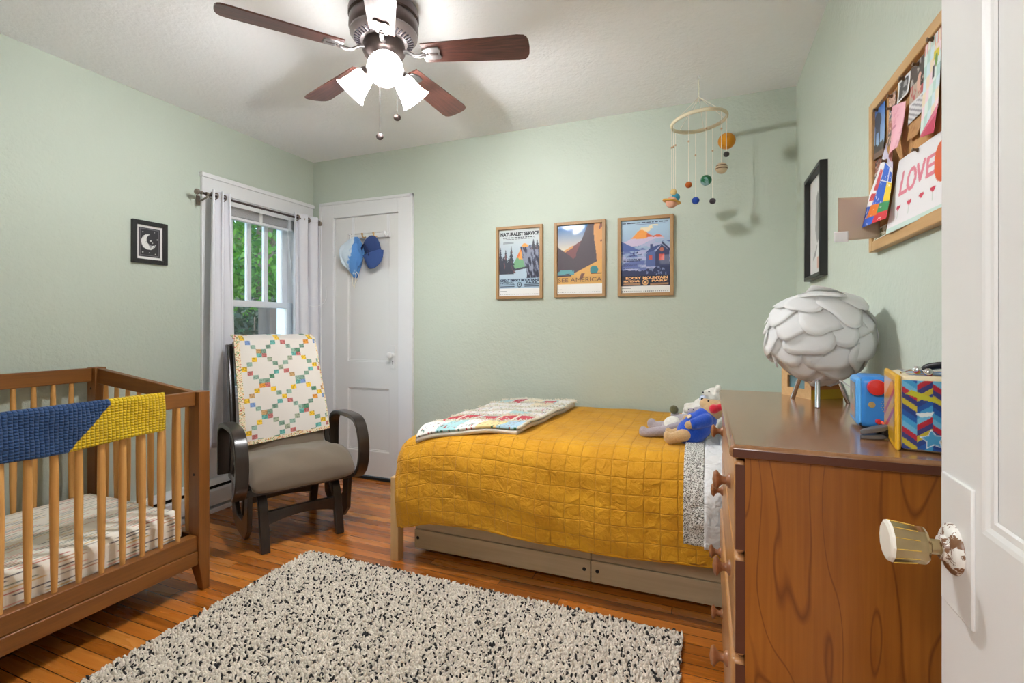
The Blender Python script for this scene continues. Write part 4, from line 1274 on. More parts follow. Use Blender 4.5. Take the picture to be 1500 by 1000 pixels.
def quilt_mat():
    t = NT('mustard_quilted_cotton')
    uvn = t.n.new('ShaderNodeUVMap'); uvn.uv_map = 'UVMap'
    sp = t.new('ShaderNodeSeparateXYZ'); t.link(uvn.outputs[0], sp.inputs[0])
    wob = t.noise(uvn.outputs[0], 9, 2)
    wv = t.math('MULTIPLY', t.math('SUBTRACT', wob, 0.5), 0.01)
    def line(s, p):
        f = t.math('FRACT', t.math('DIVIDE', t.math('ADD', s, wv), p))
        return t.math('MINIMUM', f, t.math('SUBTRACT', 1.0, f))
    g = t.math('MINIMUM', line(sp.outputs[0], 0.066), line(sp.outputs[1], 0.066))
    mr = t.new('ShaderNodeMapRange'); mr.interpolation_type = 'SMOOTHSTEP'; t.link(g, mr.inputs[0]); mr.inputs[2].default_value = 0.06
    n = t.noise(uvn.outputs[0], 26, 4, 0.55, 0.6); n2 = t.noise(uvn.outputs[0], 500, 2)
    seam = t.math('LESS_THAN', g, 0.011)
    bcol = t.ramp(t.noise(uvn.outputs[0], 7, 3), [(0.3, lin((208, 146, 14))), (0.7, lin((224, 162, 22)))])
    t.base(t.mix(t.math('MULTIPLY', seam, 0.35), bcol, lin((150, 92, 6))))
    h = t.math('ADD', t.math('MULTIPLY', mr.outputs[0], 0.36), t.math('ADD', t.math('MULTIPLY', n, 1.9), t.math('MULTIPLY', n2, 0.03)))
    t.bump(h, 0.75, 0.012)
    t.set(Roughness=0.85); t.b.inputs['Sheen Weight'].default_value = 0.08
    return t.m
M['quilt'] = quilt_mat()
qt = thing('mustard_quilt', 'mustard yellow grid-stitched quilt covering the bed', 'quilt', ((QX0 + QX1) / 2, 2.55, 0.2))
quilt_shape(200, 150, QX0, QX1, hem_z, 0.0, True).build('quilt_cloth', M['quilt'], qt, smooth=180, solid=0.014)
hb = MB(); pth = []
for i in range(90):
    x = QX0 + 0.05 + (QX1 - QX0 - 0.05) * i / 89
    pth.append((x, QF + 0.0 - 0.0075 * 0 - 0.006 + 0.007 * math.sin(x * 13 + hem_z(x) * 9 + 1) * math.sin(x * 5.3 - hem_z(x) * 15 + 2), hem_z(x)))
hb.tube(pth, 0.009, 8, flat=1.0)
hb.build('hem_binding', plain('mustard_binding', (214, 152, 18), 0.85), qt, smooth=60)

# top sheet folded over at the head, speckled border and plain part
def sheet_mat(name, dens, bgc):
    t = NT(name); v = t.coord('Object')
    n = t.noise(v, 260, 2, 0.6)
    a = t.ramp(n, [(dens - 0.02, lin((84, 80, 70))), (dens + 0.02, lin(bgc))])
    t.base(a); w = t.noise(v, 17, 3, 0.5, 0.7); t.bump(w, 0.9, 0.03); t.set(Roughness=0.9)
    return t.m
sh = thing('bed_sheet', 'white top sheet with a speckled grey border turned down at the head', 'sheet', (0.15, 2.5, 0.3))
quilt_shape(16, 110, -0.085, -0.010, lambda x: 0.338, 0.018, False, wr=0.8).build('speckled_border', sheet_mat('speckled_cotton', 0.47, (228, 226, 220)), sh, smooth=180, solid=0.006)
quilt_shape(34, 110, -0.010, 0.40, lambda x: 0.330, 0.016, False, seed=3, wr=1.4).build('sheet_cloth', sheet_mat('white_speckled_cotton', 0.27, (232, 232, 232)), sh, smooth=180, solid=0.006)
# pillow leaning at the head
pil = thing('pillow', 'white pillow with a fine speckled print at the head of the bed', 'pillow', (0.2, 2.52, 0.67))
pm = MB(Matrix.Translation((0.24, 2.53, 0.735)) @ Matrix.Rotation(R(-16), 4, 'Y'))
def pf(u, v):
    x = (u - 0.5) * 2; an = v * 2 * math.pi; c, s_ = math.cos(an), math.sin(an)
    sg = lambda q, e: math.copysign(abs(q) ** e, q)
    ex = max(0, 1 - abs(x) ** 3.0) ** 0.55
    return (sg(c, 0.6) * 0.20 * (0.9 + 0.1 * ex), x * 0.37, 0.075 * sg(s_, 0.9) * ex * (1 - 0.3 * abs(c) ** 2))
pm.grid(40, 40, pf)
pm.build('pillow_case', sheet_mat('pillow_print', 0.40, (230, 230, 228)), pil, smooth=180, merge=1e-5)

# folded patchwork quilt on the bed's foot
def folded_quilt():
    nx, ny = 200, 190
    a = Art(nx, ny, (232, 228, 222))
    L1, L2 = 0.62, 0.95
    ci = np.floor(a.U * 5).astype(int); cj = np.floor(a.V * 6).astype(int)
    fU = a.U * 5 - ci; fV = a.V * 6 - cj
    dots = fbm(a.U, a.V * 1.5, 60, 4, 1)
    pal = [(232, 228, 222), (170, 206, 206), (234, 214, 160), (232, 228, 222), (178, 204, 222), (236, 220, 190)]
    h = (ci * 3 + cj * 5 + ci * cj) % 6
    for k, c in enumerate(pal): a.fill(h == k, c)
    a.fill((cj % 2 == 0) & (ci % 2 == 0), (232, 228, 222))
    for k, c in enumerate(((232, 228, 222), (164, 204, 206), (232, 228, 222), (236, 212, 150), (168, 202, 222))): a.fill((cj == 0) & (ci == k), c)
    dm = (h % 3 == 0) | ((cj % 2 == 0) & (ci % 2 == 0)) | ((cj == 0) & (ci % 2 == 0)); d2 = vnoise(a.U, a.V * 1.5, 47, 9)
    dots = vnoise(a.U * 1.0, a.V * 1.53, 62.7, 4)
    a.fill(dm & (dots > 0.82) & (d2 > 0.5), (190, 50, 60)); a.fill(dm & (dots > 0.82) & (d2 < 0.5), (60, 110, 90)); a.fill(dm & (dots < 0.06), (70, 90, 150))
    red = ((cj == 1) | (cj == 5)) & (fV > 0.08) & (fV < 0.92) & (fU > 0.08) & (fU < 0.9)
    a.fill(red & (cj == 1), (188, 24, 48)); a.fill(red & (cj == 5) & (ci % 2 == 1), (188, 24, 48))
    a.fill(red & (vnoise(a.U, a.V, 55, 6) > 0.9), (240, 236, 232))
    # parallelogram laid across the bed: front edge on the shoulder, slanting back to the right
    def f0(u, v, up):
        x = -1.335 + 0.50 * u + 0.07 * v * (1 - 0.35 * u) + 0.02 * u * v
        y = 2.065 + (0.09 * u) * (1 - v) + v * 0.93
        r = 0.11
        d = (QF + r) - y
        z = BZ + 0.006 - 0.03 * max(0, (-1.0 - x) / 0.45) ** 2 + 0.012 * math.sin((x + 1.4) * 1.7)
        if d > 0: z -= r - math.sqrt(max(0, r * r - min(d, r * 0.98) ** 2))
        dx = (QX0 + 0.12) - x
        if dx > 0: z -= 0.12 - math.sqrt(max(0, 0.0144 - min(dx, 0.115) ** 2))
        return Vector((x, y, z + up + 0.004 * math.sin(u * 11 + v * 17)))
    m = MB(); m.grid(nx, ny, lambda u, v: f0(u, v, 0.036), colors=a.C)
    lo = MB(); lo.grid(60, 60, lambda u, v: f0(u, v, 0.016)); 
    fr = MB(); q = random.Random(2)
    def tuft(u, v, out):
        p = f0(u, v, 0.042)
        for k in range(3):
            d = Vector((q.uniform(-0.5, 0.5) + out[0], q.uniform(-0.5, 0.5) + out[1], q.uniform(-0.2, 0.8))).normalized() * q.uniform(0.008, 0.02)
            fr.tube([p, p + d * 0.6, p + d + Vector((0, 0, -0.003))], [0.0024, 0.002, 0.001], 4)
    for k in range(320): tuft(1.0, q.random(), (0.9, 0)); 
    for k in range(160): tuft(q.random(), 1.0, (0, 0.4))
    for k in range(5):
        for i in range(130): tuft(q.random(), (k + 1) / 6, (0, 0))
    return m, lo, fr
fq = thing('folded_quilt', 'folded rag quilt of printed white, pastel and red squares on the bed foot', 'quilt', (-1.05, 2.5, 0.66))
m1, m2, m3 = folded_quilt()
m1.build('top_layer', M['cloth_art'], fq, smooth=180, solid=0.012)
m2.build('under_layer', plain('quilt_backing', (226, 216, 204), 0.9), fq, smooth=180, solid=0.018)
m3.build('fringe', M['string'], fq, smooth=60, kind='stuff')

# under-bed drawers
for (x0, x1, holes, lab) in ((-1.425, -0.492, (-1.405, -0.52), 'pale pine under-bed drawer at the foot end, its left end showing'), (-0.488, 0.40, (-0.46, 0.37), 'pale pine under-bed drawer at the head end, running behind the dresser')):
    d = thing('underbed_drawer', lab, 'drawer', ((x0 + x1) / 2, 2.6, 0), 0, 'drawers under the bed')
    b = MB(); b.box((x0, 2.19, 0.025), (x1, 2.21, 0.122)); b.build('front_panel', M['bedwood'], d, bevel=0.002)
    b = MB(); b.box((x0, 2.196, 0.124), (x1, 2.21, 0.232)); b.build('upper_board', M['bedwood'], d, bevel=0.002)
    b = MB(); b.box((x0 + 0.005, 2.21, 0.03), (x0 + 0.02, 2.95, 0.2)); b.box((x1 - 0.02, 2.21, 0.03), (x1 - 0.005, 2.95, 0.2)); b.box((x0 + 0.02, 2.93, 0.03), (x1 - 0.02, 2.95, 0.2)); b.box((x0 + 0.02, 2.21, 0.03), (x1 - 0.02, 2.93, 0.04))
    b.build('drawer_box', M['bedwood'], d)
    h = MB()
    for hx in holes: h.lathe([(0, 0), (0.0085, 0), (0.0085, 0.0012), (0, 0.0012)], 16, M=axis_M((hx, 2.19, 0.078), (0, -1, 0)))
    h.build('finger_hole', M['dark'], d)
    for cx in (x0 + 0.06, x1 - 0.06):
        for cy in (2.27, 2.88): MB().tube([(cx - 0.012, cy, 0.0155), (cx + 0.012, cy, 0.0155)], 0.0155, 14).build('caster', M['blackmetal'], d)

# ------------------------------------------------------------------ dresser
TX0, TX1, TY0, TY1, TZ = 0.040, 0.440, 1.026, 1.905, 0.96
def panel_grain():
    t = NT('cherry_side_panel')
    v = t.coord('Object', (3.6, 1, 0.85)); 
    n = t.noise(v, 1.25, 2.2, 0.45, 0.35)
    rings = t.math('FRACT', t.math('MULTIPLY', n, 24))
    ln = t.math('SMOOTH_MIN', rings, t.math('SUBTRACT', 1.0, rings), 0.05)
    fine = t.noise(t.coord('Object', (120, 1, 4)), 1.2, 3)
    blot = t.noise(t.coord('Object', (3, 1, 2)), 1.6, 4)
    c = t.ramp(t.math('ADD', t.math('MULTIPLY', blot, 0.6), t.math('MULTIPLY', fine, 0.4)), [(0.3, lin((128, 70, 18))), (0.72, lin((164, 100, 34)))])
    mr = t.new('ShaderNodeMapRange'); t.link(ln, mr.inputs[0]); mr.inputs[2].default_value = 0.07
    c2 = t.mix(mr.outputs[0], lin((112, 58, 16)), c)
    t.base(c2); t.set(Roughness=0.33, Coat_Weight=0.2, Coat_Roughness=0.2)
    return t.m
dr = thing('dresser', 'cherry wood dresser with turned knobs against the right wall', 'dresser', ((TX0 + TX1) / 2, (TY0 + TY1) / 2, 0))
top = MB(); top.box((TX0, TY0, TZ - 0.026), (TX1, TY1, TZ)); top.build('top', [M['dtop']], dr, bevel=0.010, seg=4, smooth=40)
ed = MB()
MB().box((TX0 + 0.028, TY0 + 0.012, 0.05), (TX1, TY0 + 0.03, TZ - 0.026)).build('side_panel', panel_grain(), dr, smooth=0, bevel=0.001)
MB().box((TX0 + 0.028, TY1 - 0.03, 0.05), (TX1, TY1 - 0.012, TZ - 0.026)).build('side_panel', panel_grain(), dr, smooth=0)
MB().box((TX0 + 0.03, TY0 + 0.03, 0.05), (TX1, TY1 - 0.03, TZ - 0.028)).build('carcass', M['dedge'], dr, smooth=0)
MB().box((TX0 + 0.04, TY0 + 0.03, 0.0), (TX1 - 0.02, TY1 - 0.03, 0.05)).build('plinth', M['dedge'], dr, smooth=0)
for k, (z0, z1) in enumerate(((0.748, 0.928), (0.548, 0.742), (0.330, 0.542), (0.10, 0.324))):
    ox = -0.006 if k == 2 else 0
    m = MB(); m.box((TX0 + 0.009 + ox, TY0 + 0.014, z0), (TX0 + 0.029, TY1 - 0.014, z1))
    d = m.build('drawer', [M['dfront']], dr, bevel=0.008, seg=3, smooth=40)
    zc = (0.84, 0.645, 0.44, 0.24)[k]
    for yc in (1.20, 1.75):
        MB(axis_M((TX0 + 0.010 + ox, yc, zc), (-1, 0, 0))).lathe([(0, 0), (0.017, 0), (0.016, 0.005), (0.009, 0.01), (0.0085, 0.017), (0.013, 0.023), (0.021, 0.028), (0.0215, 0.031), (0.017, 0.036), (0.0, 0.039)], 24).build('knob', M['knobwood'], d, smooth=50)
# dark end-grain bands of drawers and top on the near side
for (z0, z1) in ((0.748, 0.928), (0.548, 0.742), (0.330, 0.542), (0.10, 0.324)):
    MB().box((TX0 + 0.011, TY0 + 0.0128, z0 + 0.008), (TX0 + 0.0285, TY0 + 0.0142, z1 - 0.008)).build('drawer_edge', M['dedge'], dr, smooth=0)
MB().box((TX0 + 0.006, TY0 - 0.0008, TZ - 0.022), (TX1 - 0.002, TY0 + 0.004, TZ - 0.007)).build('top_edge', M['dedge'], dr, bevel=0.0005)
# ------------------------------------------------------------------ ceiling fan with lights
FC = Vector((-1.245, 1.685, ZC))
def shade_mat():
    m = bpy.data.materials.new('frosted_glass_shade'); m.use_nodes = True
    n = m.node_tree.nodes; l = m.node_tree.links; n.clear()
    o = n.new('ShaderNodeOutputMaterial'); tr = n.new('ShaderNodeBsdfTranslucent'); di = n.new('ShaderNodeBsdfDiffuse'); em = n.new('ShaderNodeEmission')
    tr.inputs[0].default_value = (0.8, 0.8, 0.79, 1); di.inputs[0].default_value = (0.95, 0.94, 0.9, 1)
    em.inputs[0].default_value = (1, 0.99, 0.97, 1); em.inputs[1].default_value = 5.0
    mx = n.new('ShaderNodeMixShader'); mx.inputs[0].default_value = 0.35
    ad = n.new('ShaderNodeAddShader')
    l.new(tr.outputs[0], mx.inputs[1]); l.new(di.outputs[0], mx.inputs[2]); l.new(mx.outputs[0], ad.inputs[0]); l.new(em.outputs[0], ad.inputs[1]); l.new(ad.outputs[0], o.inputs[0])
    return m
def emit(name, c, s):
    m = bpy.data.materials.new(name); m.use_nodes = True
    n = m.node_tree.nodes; l = m.node_tree.links; n.clear()
    o = n.new('ShaderNodeOutputMaterial'); em = n.new('ShaderNodeEmission'); em.inputs[0].default_value = tuple(c) + (1,); em.inputs[1].default_value = s
    l.new(em.outputs[0], o.inputs[0]); return m
M['shade'] = shade_mat(); M['bulb'] = emit('lit_bulb', (0.97, 0.98, 1.0), BULB)
fan = thing('ceiling_fan', 'bronze ceiling fan with five walnut blades and three lit bell shades', 'ceiling fan', (FC.x, FC.y, ZC - 0.5))
FM = Matrix.Translation(FC)
MB(FM).lathe([(0.0, -0.0), (0.128, 0.0), (0.138, -0.012), (0.143, -0.03), (0.143, -0.052), (0.135, -0.058), (0.139, -0.064), (0.141, -0.10), (0.136, -0.115), (0.0, -0.118)], 56).build('motor_housing', M['bronze'], fan, smooth=40)
MB(FM).lathe([(0.136, -0.112), (0.137, -0.122), (0.125, -0.138), (0.088, -0.152), (0.0, -0.152)], 56).build('vent_ring', plain('light_bronze_ring', (140, 130, 130), 0.35, 0.7), fan, smooth=40)
sl = MB()
for k in range(40):
    a = 2 * math.pi * k / 40
    Mx = FM @ Matrix.Rotation(a, 4, 'Z') @ Matrix.Translation((0.108, 0, -0.1465)) @ Matrix.Rotation(R(-20.5), 4, 'Y')
    sl.cbox((0, 0, 0), (0.026, 0.0062, 0.003), M=Mx)
sl.build('vent_slots', M['slot'], fan, smooth=0)
MB(FM).lathe([(0.0, -0.15), (0.082, -0.152), (0.086, -0.165), (0.086, -0.19), (0.078, -0.205), (0.055, -0.215), (0.05, -0.225), (0.060, -0.23), (0.064, -0.238), (0.062, -0.256), (0.05, -0.268), (0.028, -0.275), (0.018, -0.285), (0.0, -0.289)], 40).build('light_hub', M['bronze'], fan, smooth=45)
BZ_ = -0.20
def fan_blade(ang):
    Mx = FM @ Matrix.Rotation(ang, 4, 'Z') @ Matrix.Translation((0, 0, BZ_)) @ Matrix.Rotation(R(-12), 4, 'X')
    pts = []
    r0, r1 = 0.165, 0.605
    for k in range(13):
        t = k / 12; x = r0 + (r1 - 0.05 - r0) * t; pts.append((x, -(0.049 + 0.016 * t)))
    for k in range(9):
        a = -math.pi / 2 + math.pi * k / 8; sg = lambda q, e: math.copysign(abs(q) ** e, q)
        pts.append((r1 - 0.05 + 0.05 * sg(math.cos(a), 0.55), 0.0655 * sg(math.sin(a), 0.75)))
    pts += [(x, -y) for x, y in reversed(pts[:13])]
    m = MB(Mx); n = len(pts)
    vs = [(x, y, 0.003) for x, y in pts] + [(x, y, -0.003) for x, y in pts]
    fs = [tuple(range(n)), tuple(range(2 * n - 1, n - 1, -1))] + [(i, i + n, (i + 1) % n + n, (i + 1) % n) for i in range(n)]
    m.add(vs, fs)
    # blades carry their own grain direction: wood along the blade via a rotated object
    b = m.build('blade', BLADE, fan, smooth=0, bevel=0.0012)
    k = MB(Mx)
    arm = [(0.075, 0, 0.012), (0.10, 0, 0.008), (0.13, 0, -0.012), (0.155, 0, -0.014), (0.175, 0, -0.008)]
    k.tube(arm, [0.011, 0.010, 0.009, 0.010, 0.012], 10, flat=0.7)
    out = [(0.165, -0.022), (0.20, -0.034), (0.235, -0.032), (0.242, -0.02), (0.236, 0.0), (0.242, 0.02), (0.235, 0.032), (0.20, 0.034), (0.165, 0.022)]
    q = len(out)
    k.add([(x, y, -0.0032) for x, y in out] + [(x * 0.985 + 0.003, y * 0.92, -0.009) for x, y in out], [tuple(range(q)), tuple(range(2 * q - 1, q - 1, -1))] + [(i, i + q, (i + 1) % q + q, (i + 1) % q) for i in range(q)])
    k.build('blade_bracket', M['pewter'], b, smooth=40, bevel=0.001)
    s_ = MB(Mx); s_.cbox((0.212, 0, -0.0095), (0.034, 0.012, 0.0016)); s_.lathe([(0, -0.0095), (0.006, -0.0095), (0.005, -0.0125), (0, -0.013)], 12, M=Matrix.Translation((0.185, 0, 0)))
    s_.build('bracket_slot', M['bronze'], b)
def blade_mat():
    t = NT('walnut_fan_blade_grain')
    tc = t.n.new('ShaderNodeTexCoord')
    sp = t.new('ShaderNodeSeparateXYZ'); t.link(tc.outputs['Object'], sp.inputs[0])
    # polar coordinates about the fan axis: grain runs radially
    r = t.math('SQRT', t.math('ADD', t.math('MULTIPLY', sp.outputs[0], sp.outputs[0]), t.math('MULTIPLY', sp.outputs[1], sp.outputs[1])))
    an = t.math('ARCTAN2', sp.outputs[1], sp.outputs[0])
    cb = t.new('ShaderNodeCombineXYZ'); t.link(t.math('MULTIPLY', r, 5), cb.inputs[0]); t.link(t.math('MULTIPLY', an, 30), cb.inputs[1])
    n = t.noise(cb.outputs[0], 1.5, 5, 0.65, 0.4)
    t.base(t.ramp(n, [(0.3, lin((58, 31, 27))), (0.7, lin((108, 62, 52)))]))
    t.set(Roughness=0.36, Coat_Weight=0.25, Coat_Roughness=0.2)
    return t.m
BLADE = blade_mat()
for k in range(5): fan_blade(R(12 + FAN_ROT + 72 * k))
def bell(ang):
    d = Vector((math.cos(ang) * math.cos(R(-42)), math.sin(ang) * math.cos(R(-42)), math.sin(R(-42))))
    o = FC + Vector((math.cos(ang) * 0.05, math.sin(ang) * 0.05, -0.24))
    p0 = o + d * 0.034
    h = MB(); h.tube([o, o + d * 0.03, p0], [0.016, 0.014, 0.014], 14)
    h.lathe([(0, 0.0), (0.026, 0.002), (0.031, 0.010), (0.031, 0.026), (0.028, 0.028)], 24, M=axis_M(p0 - d * 0.01, d))
    h.build('lamp_holder', M['bronze'], fan, smooth=45)
    A = axis_M(p0, d)
    s_ = MB(A).lathe([(0.027, 0.006), (0.036, 0.018), (0.042, 0.034), (0.046, 0.056), (0.051, 0.080), (0.058, 0.100), (0.067, 0.113)], 40)
    so = s_.build('lamp_shade', M['shade'], fan, smooth=180, solid=0.003)
    MB(A).lathe([(0.0, 0.02), (0.014, 0.022), (0.016, 0.04), (0.026, 0.06), (0.0295, 0.078), (0.026, 0.096), (0.015, 0.107), (0.0, 0.110)], 24).build('bulb', M['bulb'], so, smooth=180)
for a in (-52, 68, 188): bell(R(a))
def chain(x, y, z0, z1, n):
    m = MB(); m.tube([(x, y, z0), (x, y, z1)], 0.0012, 6)
    c = m.build('pull_chain', M['pewter'], fan)
    A = axis_M((x, y, z1 - 0.014), (0.55, -0.8, 0.2))
    MB(A).lathe([(0, -0.004), (0.012, -0.004), (0.0145, -0.002), (0.0145, 0.002), (0.012, 0.004), (0, 0.004)], 20).build('chain_fob', M['bronze'], c, smooth=40)
chain(FC.x + 0.02, FC.y - 0.055, ZC - 0.25, 1.964, 40)
chain(FC.x + 0.065, FC.y + 0.0, ZC - 0.24, 2.055, 30)

# ------------------------------------------------------------------ planet mobile
HX, HY = -0.040, 2.775
RMZ, RR = 2.272, 0.138
mob = thing('planet_mobile', 'felt planet mobile hanging from the ceiling in the right corner', 'mobile', (HX, HY, ZC - 0.6))
tilt = Matrix.Translation((HX, HY, RMZ)) @ Matrix.Rotation(R(-5), 4, 'Y')
MB(tilt).tube([(RR * math.cos(a), RR * math.sin(a), 0) for a in np.linspace(0, 2 * math.pi, 61)], 0.0075, 10, cap=False, flat=1.3).build('hoop', M['ringwood'], mob, smooth=180)
hk = MB(); hk.tube([(HX, HY, ZC), (HX, HY, ZC - 0.006)], 0.008, 12); hk.tube([(HX + 0.007 * math.cos(a), HY, ZC - 0.012 + 0.007 * math.sin(a)) for a in np.linspace(0, 2 * math.pi, 13)], 0.0015, 6)
hk.build('ceiling_hook', M['white'], mob)
apex = Vector((HX, HY, 2.40))
s_ = MB(); s_.tube([(HX, HY, ZC - 0.012), apex], 0.0022, 6)
for k in range(6):
    a = R(20 + 60 * k); s_.tube([apex, tilt @ Vector((RR * math.cos(a), RR * math.sin(a), 0))], 0.0016, 6)
s_.build('hanging_strings', M['string'], mob)
def felt(name, c, c2=None, sc=40, thr=0.5):
    t = NT(name); v = t.coord()
    if c2: t.base(t.ramp(t.noise(v, sc, 3), [(thr - 0.04, lin(c)), (thr + 0.04, lin(c2))]))
    else: t.base(lin(c))
    t.bump(t.noise(v, 260, 3), 0.4, 0.004); t.set(Roughness=1.0); t.b.inputs['Sheen Weight'].default_value = 0.2
    return t.m
def cam_pt(px, py, Y):
    """world point on the plane y = Y seen at a pixel of the photograph"""
    a = (px - 750) / FPX; b = (HOR - py) / FPX; c, s = math.cos(YAW), math.sin(YAW)
    d = Vector((c * a - s, s * a + c, b)); return Vector((0, 0, CAM_H)) + d * (Y / d.y)
# (angle on the hoop in degrees, height, radius, colour)
planets = [
 (182, 1.853, 0.031, 'saturn'), (205, 1.895, 0.017, 'venus'), (152, 1.895, 0.0235, 'uranus'), (250, 1.905, 0.0165, 'mars'), (98, 1.885, 0.0205, 'neptune'),
 (285, 1.918, 0.027, 'earth'), (60, 1.87, 0.017, 'pluto'), (322, 1.985, 0.029, 'jupiter'), (8, 2.155, 0.043, 'sun'), (345, 2.068, 0.0145, 'mercury')]
fm = dict(saturn=felt('pale_pink_felt', (232, 176, 150)), venus=felt('pale_gold_felt', (222, 192, 130)), uranus=felt('teal_felt', (66, 150, 176)), mars=felt('rust_felt', (190, 98, 34)),
          neptune=felt('royal_blue_felt', (36, 76, 176)), earth=felt('green_blue_felt', (20, 100, 60), (140, 176, 180), 30, 0.56), pluto=felt('charcoal_felt', (72, 66, 72)),
          sun=felt('orange_felt', (214, 142, 16), (190, 112, 10), 20, 0.56), mercury=felt('dark_grey_felt', (64, 58, 56)), jupiter=felt('beige_felt', (200, 178, 146)))
mb_ = felt('brown_felt_band', (110, 84, 64)); gold = felt('gold_felt_ring', (204, 150, 60)); bead = plain('wooden_bead', (206, 172, 138), 0.6)
for (an, z, r, nm) in planets:
    p = tilt @ Vector((RR * math.cos(R(an)), RR * math.sin(R(an)), 0))
    st = MB(); st.tube([(p.x, p.y, p.z - 0.006), (p.x, p.y, z + r * 0.9)], 0.0018, 6)
    so = st.build('string', M['string'], mob)
    pm_ = MB().ball((p.x, p.y, z), (r, r, r * 0.97), 22, 16).build('felt_planet', fm[nm], mob, smooth=180)
    if nm == 'saturn':
        MB(Matrix.Translation((p.x, p.y, z + 0.004)) @ Matrix.Rotation(R(14), 4, 'Y')).lathe([(0.033, -0.004), (0.047, -0.004), (0.049, 0), (0.047, 0.004), (0.033, 0.004), (0.033, -0.004)], 32).build('planet_ring', gold, pm_, smooth=50)
    if nm == 'jupiter':
        for dz in (-0.004, 0.010): MB(Matrix.Translation((p.x, p.y, z))).lathe([(math.sqrt(r * r - q * q) * 1.015, q) for q in np.linspace(dz - 0.003, dz + 0.002, 4)], 28).build('planet_band', mb_, pm_, smooth=180)
    if nm not in ('sun', 'mercury'):
        zb = 2.155 + 0.03 * math.sin(an)
        MB().ball((p.x, p.y, zb), 0.0055, 10, 8).build('bead', bead, so, smooth=180)

# ------------------------------------------------------------------ table lamp with petal shade
LC = Vector((0.300, 1.655, 1.162)); LR = 0.137
lampo = thing('table_lamp', 'round white petal-shade table lamp on the dresser', 'lamp', (LC.x, LC.y, TZ))
pt = MB(); q = random.Random(4)
def petal(dirv, size, rad, roll):
    z = dirv.normalized(); A = axis_M(LC, z)
    ax = q.uniform(-1.0, 1.0)
    A = A @ Matrix.Translation((0, 0, rad)) @ Matrix.Rotation(ax, 4, 'Z') @ Matrix.Rotation(R(q.uniform(-17, -9)), 4, 'X') @ Matrix.Rotation(roll, 4, 'Z') @ Matrix.Translation((0, 0, -rad))
    n, rg = 24, 4; vs = [(0, 0, rad)]; fs = []
    for j in range(1, rg + 1):
        for k in range(n):
            a = 2 * math.pi * k / n; rr = size * j / rg * (1 + 0.15 * math.cos(3 * a))
            x, y = rr * math.cos(a), rr * math.sin(a) * 0.86
            # follows a sphere slightly flatter than the lamp so edges lift
            h = math.sqrt(max(1e-6, (rad * 1.3) ** 2 - x * x - y * y)) - rad * 0.3
            vs.append((x, y, h))
    for k in range(n): fs.append((0, 1 + k, 1 + (k + 1) % n))
    for j in range(rg - 1):
        for k in range(n):
            a0 = 1 + j * n; fs.append((a0 + k, a0 + n + k, a0 + n + (k + 1) % n, a0 + (k + 1) % n))
    pt.add(vs, fs, 0, A)
N = 56
order = list(range(N)); q.shuffle(order)
for i in range(N):
    z = 1 - 2 * (i + 0.5) / N; a = i * 2.399963
    r = math.sqrt(1 - z * z)
    d = Vector((r * math.cos(a), r * math.sin(a), z))
    if z < -0.9: continue
    petal(d, q.uniform(0.052, 0.066), LR * (0.93 + 0.06 * order[i] / N), q.uniform(0, 6.28))
def petal_mat():
    m = bpy.data.materials.new('white_petal_plastic'); m.use_nodes = True
    t = m.node_tree; b = t.nodes['Principled BSDF']; b.inputs['Base Color'].default_value = (0.97, 0.97, 0.97, 1); b.inputs['Roughness'].default_value = 0.5
    tr = t.nodes.new('ShaderNodeBsdfTranslucent'); tr.inputs[0].default_value = (0.95, 0.95, 0.94, 1)
    mx = t.nodes.new('ShaderNodeMixShader'); mx.inputs[0].default_value = 0.5
    t.links.new(b.outputs[0], mx.inputs[1]); t.links.new(tr.outputs[0], mx.inputs[2]); t.links.new(mx.outputs[0], t.nodes['Material Output'].inputs[0])
    return m
pt.build('petal_shade', petal_mat(), lampo, smooth=60, solid=0.0005)
MB().tube([(LC.x, LC.y, TZ + 0.12), (LC.x, LC.y, LC.z - 0.01)], 0.012, 14).ball((LC.x, LC.y, LC.z + 0.01), 0.03, 16, 12).build('bulb', M['white'], lampo)
for (fx, fy) in ((0.286, 1.578), (0.247, 1.737), (0.385, 1.69)):
    MB().tube([(fx, fy, TZ), (LC.x + (fx - LC.x) * 0.62, LC.y + (fy - LC.y) * 0.62, TZ + 0.085)], 0.0065, 14).build('leg', M['chrome'], lampo)
MB().lathe([(0, 0), (0.03, 0), (0.03, 0.05), (0, 0.05)], 20, M=Matrix.Translation((LC.x, LC.y, TZ + 0.075))).build('socket', M['chrome'], lampo, smooth=40)
MB().tube(smooth_path([(LC.x + 0.03, LC.y, TZ + 0.08), (0.35, 1.57, TZ + 0.07), (0.385, 1.50, TZ + 0.03), (0.415, 1.46, TZ + 0.004), (0.434, 1.52, TZ + 0.003), (0.434, 1.88, TZ + 0.003)]), 0.0022, 8).build('cord', M['white'], lampo)

